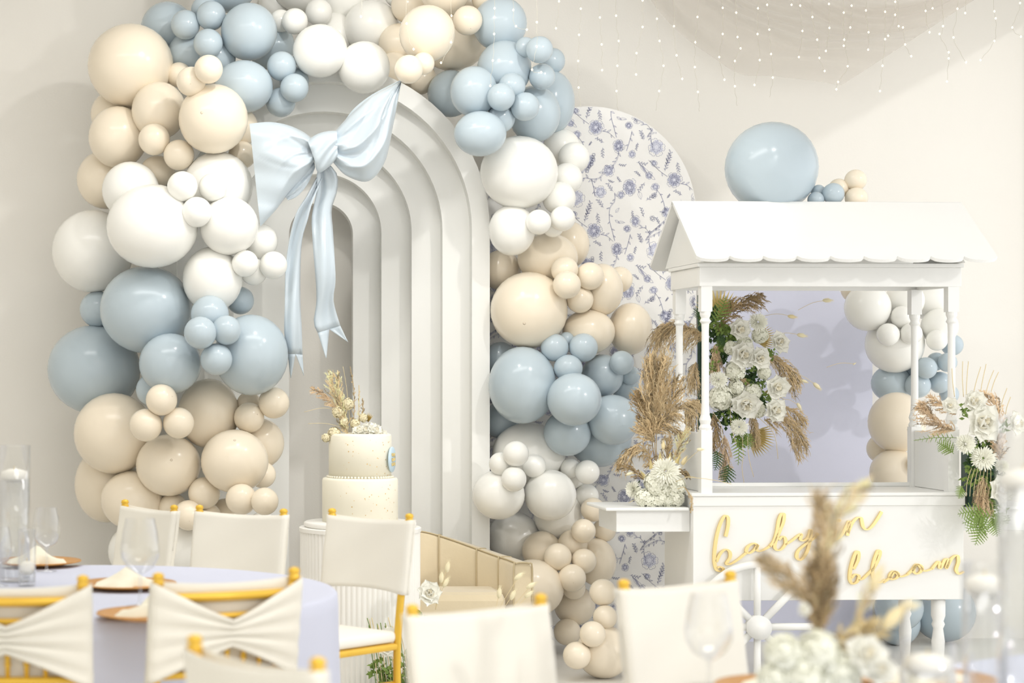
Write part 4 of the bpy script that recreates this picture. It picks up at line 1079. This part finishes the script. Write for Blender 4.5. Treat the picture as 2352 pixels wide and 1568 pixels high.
for e in (0, 59): mb.add(rows_in[e], [tuple(range(9))])
mb.obj('sofa_back', M['velvet'], sofa)
for xx in (1005, 1092, 1146):
    i = min(range(60), key=lambda k: abs(PX + Tc[k].x*F/Tc[k].y - xx)); r = rows_in[i]
    MB().tube([p+Vector((0,-.004,0)) for p in crom(r[1:6],3)], .004, 6).obj('seam', M['seam'], sofa)
e = rows_in[59]; MB().tube([p+Vector((.0,-.004,0)) for p in crom(e[:8],3)], .0045, 6).obj('piping', M['seam'], sofa)
MB().tube([r[3]+Vector((0,-.004,.002)) for r in rows_in], .004, 6).obj('piping', M['seam'], sofa)
sx0, sx1 = P(770,0,YV).x, P(1150,0,YV).x
MB().box(sx0+.06, sx1-.02, YV-.36, YV-.02, .1, .40).obj('seat', M['velvet'], sofa, smooth=False, bevel=.04)
for x in (sx0+.08, sx1-.08):
    for y in (YV-.3, YV-.1): MB().lathe([(.012,0),(.02,.1)], 10, (x,y,0)).obj('foot', M['gold'], sofa)
rebase(sofa)

# ------------------------------------------------------------------ chiavari chairs
def chair_proto(gathered, label, group=None):
    t = thing('chiavari_chair', label, 'chair', (0,0,0))
    g = M['gold']
    def post(s): return [(s*.175,-.215,0),(s*.185,-.195,.25),(s*.19,-.19,.45),(s*.195,-.21,.66),(s*.2,-.245,.90)]
    for s in (-1,1):
        MB().tube(crom(post(s),5), .0145, 10).obj('back_post', g, t)
        MB().lathe([(.012,.895),(.017,.914),(.012,.918),(.017,.924),(.014,.934),(.004,.938)], 12, (s*.2,-.247,0)).obj('finial', g, t)
        MB().tube([(s*.18,.20,0),(s*.185,.195,.2),(s*.19,.19,.44)], [.011,.014,.016], 10).obj('front_leg', g, t)
        for z in (.20,.30): MB().tube([(s*.182,-.2,z),(s*.186,.195,z)], .009, 8).obj('stretcher', g, t)
    for y, z in ((.195,.20),(.195,.30),(-.205,.24)): MB().tube([(-.182,y,z),(.182,y,z)], .009, 8).obj('stretcher', g, t)
    def rail(z, y, r, dip=.0, nm='back_rail'):
        pts = [(-.2+.4*k/12, y-.028*math.sin(PI*k/12), z-dip*math.sin(PI*k/12)) for k in range(13)]
        MB().tube(pts, r, 8).obj(nm, g, t); return pts
    rail(.868,-.240,.013,0,'crest_rail'); rail(.815,-.232,.009); rail(.655,-.21,.0115)
    for k in range(7):
        x = -.15+.05*k; yy = -.028*math.sin(PI*(x+.2)/.4)
        MB().tube([(x,-.21+yy,.655),(x,-.222+yy,.74),(x,-.233+yy,.82)], [.006,.0085,.006], 8).obj('spindle', g, t)
        for zz in (.70,.78): MB().lathe([(.006,-.006),(.0105,0),(.006,.006)], 8, (x,-.215-.1*(zz-.69)+yy,zz)).obj('spindle_ring', g, t)
    MB().box(-.2,.2,-.2,.205,.425,.452).obj('seat_frame', g, t, smooth=False, bevel=.01)
    MB().box(-.195,.195,-.185,.2,.4525,.497).obj('seat_cushion', M['cush'], t, smooth=True, bevel=.018)
    # sash
    mb = MB(); nx, nz = 41, 17
    def sheet(side, pinch):
        rows = []
        for i in range(nz):
            v = i/(nz-1); row = []
            for j in range(nx):
                u = j/(nx-1)*2-1; x = u*.2225
                k = math.exp(-(u/.34)**2)*pinch
                zt = .914 - .012*(1-u*u); zb_ = .632 + .012*(1-u*u)
                if pinch:
                    zt = .914 - .14*(1-abs(u)**1.1)*pinch*.78; zb_ = .632 + .14*(1-abs(u)**1.1)*pinch*.72
                z = zb_ + (zt-zb_)*v
                y0 = -.207 - .040*((z-.63)/.27) - .028*math.cos(u*PI/2)
                off = .021*math.sqrt(max(0,1-u**24))
                y = y0 + side*off
                if pinch: y += side*(.010*math.sin(v*PI*9+1.5*abs(u))*(.35+.65*(1-abs(u))) + .008*k)
                else: y += side*.0015*math.sin(v*9+u*4)
                row.append((x,y,z))
            rows.append(row)
        return rows
    f = sheet(1, 0); b = sheet(-1, 1.0 if gathered else 0)
    mb.grid(f); mb.grid(b, flip=True)
    for e in (0, nx-1):
        mb.grid([[r[e] for r in f],[r[e] for r in b]], flip=(e == 0))
    o = mb.obj('sash_band', M['sash'], t)
    so = o.modifiers.new('thickness','SOLIDIFY'); so.thickness = .003
    return t
def place_chair(t, back, d, label, group):
    d = Vector((d[0],d[1],0)).normalized(); p = Vector((back[0],back[1],0)) + d*.245
    t.location = p; t.rotation_euler = (0,0,math.atan2(-d.x, d.y)); t['label'] = label; t['group'] = group
T1 = Vector((-.52, 6.66, 0))
gp = chair_proto(True, 'x'); fp = chair_proto(False, 'x')
def to_c(p): return (T1.x-p[0], T1.y-p[1])
A_ = (-.615,5.28); B_ = (-.034,5.42); D_ = (.503,7.69); E_ = (.005,7.92); F_ = (-.374,8.2)
place_chair(gp, A_, (0,1), 'gold chiavari chair with gathered cream sash before the tall candle cylinder', 'x'); del gp['group']
c = copy_tree(gp); place_chair(c, B_, (-.42,1), 'gold chiavari chair with gathered cream sash in front of the gold charger plates', 'x'); del c['group']
place_chair(fp, D_, (-.80,-.78), 'gold chiavari chair with flat cream sash between round table and cake plinth', 'x')
del fp['group']
c = copy_tree(fp); place_chair(c, E_, (-.55,-.84), 'gold chiavari chair with flat cream sash between the wine glass and the plinth chair', 'x'); del c['group']
c = copy_tree(fp); place_chair(c, F_, (-.85,-.55), 'gold chiavari chair with flat cream sash seen behind the wine glass', 'x'); del c['group']
E2 = Vector((.83,.56,0)).normalized(); N2 = Vector((.56,-.83,0)).normalized()
c = copy_tree(fp); place_chair(c, (.568,4.73), N2, 'gold chiavari chair with flat cream sash at the long table before the velvet sofa', 'x'); del c['group']
c = copy_tree(fp); place_chair(c, (1.165,5.28), N2, 'gold chiavari chair with flat cream sash at the long table before the candy cart wheel', 'x'); del c['group']
c = copy_tree(fp); place_chair(c, (.03,3.93), (.80,.60), 'gold chiavari chair with cream sash at the end of the long table', 'x'); del c['group']

# ------------------------------------------------------------------ round table
tb = thing('round_table', 'round dining table under a lavender cloth', 'table', tuple(T1))
MB().lathe([(.82,.715),(.83,.72),(.83,.74),(.82,.745)], 64).obj('tabletop', M['white'], tb, smooth=False)
for k in range(4):
    a = PI/4+PI/2*k; MB().tube([(.5*math.cos(a),.5*math.sin(a),0),(.5*math.cos(a),.5*math.sin(a),.715)], .018, 8).obj('leg', M['metal'], tb)
mb = MB(); n = 120; rows = []
for r, z in ((.02,.7485),(.5,.7485),(.82,.7485),(.838,.7465),(.847,.738),(.85,.70),(.853,.6),(.857,.45),(.862,.25),(.866,.06),(.867,.012)):
    k = max(0,(.72-z)/.7)
    rows.append([((r+.014*k*math.sin(11*2*PI*j/n+1.2*math.sin(2*PI*j/n*3)))*math.cos(2*PI*j/n), (r+.014*k*math.sin(11*2*PI*j/n+1.2*math.sin(2*PI*j/n*3)))*math.sin(2*PI*j/n), z) for j in range(n)])
mb.grid(rows, True, True); mb.add(rows[0],[tuple(range(n))])
tag(mb.obj('tablecloth', M['cloth'], loc=tuple(T1)), 'lavender floor length cloth draped over the round table', 'tablecloth')
ZT = .7495
def on_table(px, py, z=ZT):
    Y = (H-z)*F/(py-PY); return Vector(((px-PX)*Y/F, Y, z))

# ------------------------------------------------------------------ long table
tc = Vector((1.20,4.80,0)) + E2*.35 + N2*.77
ang = math.atan2(E2.y, E2.x)
lt = thing('long_table', 'long dining table under a pale lavender cloth in front of the cart', 'table', tuple(tc), ang)
MB().box(-1.18,1.18,-.58,.58,.715,.745).obj('tabletop', M['white'], lt, smooth=False)
for x in (-1.0,1.0):
    for y in (-.45,.45): MB().box(x-.025,x+.025,y-.025,y+.025,0,.715).obj('leg', M['metal'], lt, smooth=False)
mb = MB(); rows = []; per = []
hx, hy = 1.19, .59
m_ = 30
for k in range(m_): per.append((-hx+2*hx*k/m_, -hy))
for k in range(m_//2): per.append((hx, -hy+2*hy*k/(m_//2)))
for k in range(m_): per.append((hx-2*hx*k/m_, hy))
for k in range(m_//2): per.append((-hx, hy-2*hy*k/(m_//2)))
n = len(per)
for sc, z in ((.985,.7485),(1.0,.7475),(1.004,.738),(1.005,.6),(1.008,.3),(1.010,.012)):
    k = max(0,(.72-z)/.7); rows.append([(x*sc+.012*k*math.sin(j*1.1)*(1 if abs(abs(x)-hx)<.01 else 0), y*(sc+.0)+.012*k*math.sin(j*1.1), z) for j,(x,y) in enumerate(per)])
mb.grid(rows, True, True); mb.add(rows[0],[tuple(range(n))])
tag(mb.obj('tablecloth', M['cloth'], loc=tuple(tc), rot=(0,0,ang)), 'pale lavender cloth draped over the long table', 'tablecloth')

# ------------------------------------------------------------------ tableware
def wine_glass(pos, h, label, group=None):
    t = thing('wine_glass', label, 'glass', pos, 0, group); k = h/.22
    prof = [(.034,.0),(.034,.0015),(.012,.004),(.0045,.010),(.004,.05),(.0045,.078),(.012,.084),(.034,.098),(.047,.122),(.0495,.145),(.044,.185),(.036,.22)]
    MB().lathe([(r*k,z*k) for r,z in prof[:7]], 28, cap=False).obj('stem', M['glass'], t)
    b = [(r*k,z*k) for r,z in prof[6:]]
    MB().lathe(b, 32, cap=False).obj('bowl', M['glass'], t)
    return t
wine_glass(on_table(107,1312), .232, 'empty wine glass beside the glass candle cylinder on the round table')
wine_glass(on_table(322,1392), .272, 'empty wine glass beside the gold chargers on the round table')
wine_glass(on_table(-2,1345), .20, 'partly cropped wine glass in front of the candle cylinder')
def xy(px, Y, z=ZT): return Vector(((px-PX)*Y/F, Y, z))
wine_glass(xy(1628,4.42), .235, 'blurred wine glass on the long table before the flat sash chair')
def cylinder_candle(pos, r, h, water, label):
    t = thing('candle_cylinder', label, 'candle holder', pos)
    MB().lathe([(.002,.006),(r*.9,.002),(r,.006),(r,h),(r-.002,h+.001)], 36, cap=False).obj('glass_cylinder', M['glass'], t)
    if water: MB().lathe([(r-.0035,.0125),(r-.0035,water)], 32).obj('water', M['water'], t)
    zc = water or .02
    MB().lathe([(r*.5,zc-.012),(r*.82,zc),(r*.86,zc+.012),(r*.80,zc+.026),(r*.35,zc+.034),(r*.1,zc+.033)], 28).obj('floating_candle', M['wax'], t)
    MB().tube([(0,0,zc+.033),(0,0,zc+.045)], .0015, 5).obj('wick', M['straw'], t)
    return t
cylinder_candle(on_table(33,1335), .055, .47, .355, 'tall glass cylinder with floating white candle on the round table')
cylinder_candle(on_table(62,1345), .03, .19, .05, 'small glass cylinder beside the tall one on the round table')
cylinder_candle(xy(2352,3.95), .050, .64, .50, 'tallest glass cylinder with floating candle on the long table')
cylinder_candle(xy(2262,4.2), .046, .325, .265, 'medium glass cylinder with floating candle on the long table')
cylinder_candle(xy(2131,4.05), .056, .18, .12, 'short glass cylinder with floating white candle on the long table')
def place_setting(pos, lab, rz=0, group=None):
    t = thing('charger_plate', f'round gold beaded charger plate {lab}', 'plate', pos)
    MB().lathe([(.10,0),(.11,.004),(.15,.012),(.168,.016),(.166,.020),(.148,.017),(.108,.009),(.02,.008)], 48).obj('charger', M['rattan'], t)
    o = thing('napkin', f'folded ivory napkin on the charger plate {lab}', 'napkin', tuple(Vector(pos)+Vector((0,0,.0085))), rz)
    mb = MB(); rows = []
    for i in range(15):
        u = i/14; row = []
        for j in range(15):
            v = j/14; x = (u-.5)*.20; y = (v-.5)*.13
            z = .004 + .05*math.exp(-((u-.5)/.22)**2)*(1-.6*abs(2*v-1)) + .012*abs(math.sin(5*u+4*v))
            if i in (0,14) or j in (0,14): z = .0
            row.append((x,y*(1-.45*math.exp(-((u-.5)/.12)**2)),z))
        rows.append(row)
    mb.grid(rows).obj('folded_cloth', M['napkin'], o)
place_setting(on_table(84,1298), 'by the candle cylinder', .5)
place_setting(on_table(292,1350), 'behind the wine glass', .8)
place_setting(on_table(352,1420), 'at the gathered sash chair', -.4)
place_setting(tuple(xy(1815,4.50)), 'on the long table by the flat sash chair', .3)
place_setting(tuple(xy(2120,4.62)), 'on the long table behind the short candle', .6)

# --- centrepiece on the long table
YC = 4.05
cpz = thing('centrepiece', 'blurred vase of pampas and pale hydrangea on the long table', 'flowers', tuple(xy(1885,YC)))
vx = xy(1885,YC).x
MB().lathe([(.045,0),(.055,.01),(.06,.06),(.05,.11),(.055,.13)], 28, (vx,YC,ZT)).obj('vase', M['white'], cpz)
plume([(1880,1440),(1890,1300),(1930,1180),(2005,1090)], 34, YC, M['pampasp'], cpz, 700, (1880,1500), droop=.1, wd=.002)
plume([(1875,1440),(1880,1320),(1888,1220),(1880,1120)], 38, YC+.02, M['pampas'], cpz, 800, (1880,1500), droop=.1, wd=.002)
plume([(1870,1440),(1850,1370),(1800,1320),(1748,1275)], 34, YC, M['pampas'], cpz, 600, (1880,1500), droop=.1, wd=.002)
plume([(1885,1450),(1885,1380),(1895,1300)], 44, YC-.01, M['pampasd'], cpz, 600, droop=.2, wd=.002)
plume([(1960,1440),(1985,1380),(2020,1310)], 20, YC+.03, M['pampasp'], cpz, 260, (1940,1500), droop=.1, wd=.0015)
foliage([(1960,1480,40),(1990,1450,24)], YC, cpz, 'straw', .03, 1.2, 'dried_leaves')
for x,y,r in ((1800,1500,48),(1880,1500,56),(1850,1560,60),(1930,1545,52),(1780,1560,44)): hyd(x,y,r,YC-.03,cpz)
for x,y,r in ((1985,1505,46),(2020,1540,36),(1845,1400,16)): rose(x,y,r,YC-.06,cpz,(.2,-1,.4))
bunny(2052,1418,36,48,YC-.02,cpz,(1985,1500),'bunnyy'); bunny(2012,1330,30,65,YC,cpz,(1960,1480),'bunnyy')
for x,y in ((2085,1385),(2100,1392)): bunny(x,y,14,30,YC,cpz,(2000,1480))
rebase(cpz)

# ------------------------------------------------------------------ tulle drape
def drape(label, lo, hi, Y, folds, seed):
    q = random.Random(seed); nu, nv = 50, 36
    L = resample(crom([(a,b,0) for a,b in lo],8), nu); U = resample(crom([(a,b,0) for a,b in hi],8), nu); rows = []
    for i in range(nu):
        u = i/(nu-1); row = []
        for j in range(nv):
            v = j/(nv-1); p = L[i].lerp(U[i], v**.9)
            row.append(P(p.x, p.y + 5*math.sin(v*folds*1.3+u*3)*math.sin(PI*u), Y + .045*math.sin(v*folds*2*PI*.5 + u*2.2) + .02*math.sin(v*29+u*6) ))
        rows.append(row)
    o = MB().grid(rows).obj('tulle_drape', M['tulle']); return tag(o, label, 'drape')
drape('sheer ivory tulle swag hanging in front of the toile panel wall', [(1400,-150),(1500,5),(1570,78),(1640,128),(1700,166),(1770,172),(1850,182),(1932,196)], [(1560,-185),(1640,-120),(1720,-40),(1800,0),(1900,15),(2010,20),(2150,0),(2330,-60)], 10.78, 7, 1)
drape('fainter sheer tulle swag above the cart roof balloon', [(1700,-150),(1800,-20),(1930,60),(2040,70),(2150,45),(2280,-30),(2420,-120)], [(1760,-190),(1860,-110),(1960,-50),(2060,-30),(2160,-60),(2280,-120),(2420,-190)], 10.48, 5, 2)

# ------------------------------------------------------------------ fairy light strings
strings = [[(829,38)],[(934,54),(950,113)],[(1037,36),(1036,97),(1013,144)],[(1136,19),(1135,78),(1132,139),(1126,197)],[(1179,23),(1185,60),(1210,68)],[(1233,51),(1233,107),(1222,160),(1243,166)],[(1284,3),(1277,65)],
 [(1334,20),(1330,80),(1328,140),(1329,201)],[(1378,40),(1382,102),(1383,161)],[(1415,36),(1421,94),(1418,151),(1416,209)],[(1476,1),(1476,62),(1462,122),(1461,171)],[(1509,43),(1515,94),(1524,151),(1514,209)],
 [(1548,60),(1554,127),(1567,181)],[(1602,39),(1597,97),(1596,154),(1603,211)],[(1660,18),(1660,78),(1652,131),(1664,183)],[(1691,29),(1694,85),(1701,111),(1688,140),(1688,198)],[(1741,19),(1740,78),(1745,138),(1733,195)],
 [(1762,11),(1767,68),(1771,124),(1775,178)],[(1818,11)],[(1838,13),(1843,71),(1835,131)],[(1866,39),(1877,91),(1882,133),(1894,163)],[(1904,9),(1905,64),(1897,117)],[(1938,29),(1939,91),(1947,152),(1925,188),(1921,205)],
 [(1956,13),(1953,63),(1938,105)],[(1989,24),(1995,74),(1994,114)],[(2033,27),(2033,90),(2027,151),(2021,209)],[(2056,4),(2056,34),(2040,82)],[(2064,60),(2074,63),(2079,102),(2093,129)],[(2126,25),(2135,74)],[(2142,19)],
 [(2166,60),(2158,78),(2179,120),(2179,134),(2175,187)],[(2199,20),(2190,86),(2219,143)],[(2217,30)],[(2284,26),(2287,42),(2284,94),(2252,138)],[(2343,7),(2325,63),(2345,84)]]
bulbm = MB().lathe([(.0005,-.006),(.0035,-.0035),(.005,0),(.0035,.0035),(.0005,.006)], 8).mesh('bulb', M['bulb'])
def wire_label(x):
    if x < 1260: return 'fairy light strand hanging over the balloon garland', 'fairy lights over the garland'
    if x < 1640: return 'fairy light strand hanging above the toile panel', 'fairy lights above the toile panel'
    return 'fairy light strand hanging above the cart in front of tulle', 'fairy lights above the cart'
for k, bl in enumerate(strings):
    x0 = bl[0][0]; Y = 9.2 + .06*(k % 5) if x0 < 1260 else 9.9 + .06*(k % 5)
    lab, grp = wire_label(x0)
    topz = ZC; p0 = P(bl[0][0], bl[0][1], Y)
    t = thing('string_light', lab, 'string light', (p0.x, Y, ZC), 0, grp)
    pts = [Vector((p0.x+.01*math.sin(k), Y, topz)), Vector((p0.x+.012*math.cos(k*2), Y, (topz+p0.z)/2))] + [P(a,b,Y) for a,b in bl]
    if k in (7,9,11,13,15,17): pts.append(P(bl[-1][0]+8*math.sin(k), bl[-1][1]+45, Y))
    pts = [p - Vector((p0.x,Y,ZC)) for p in pts]
    c = crom(pts, 6)
    for i in range(1, len(c)-1): c[i] = c[i] + Vector((.003*math.sin(i*1.9+k),0,0))
    MB().tube(c, .0007, 5).obj('wire', M['wire'], t)
    for a,b in bl: link('bulb', bulbm, t, P(a,b,Y)-Vector((p0.x,Y,ZC)))
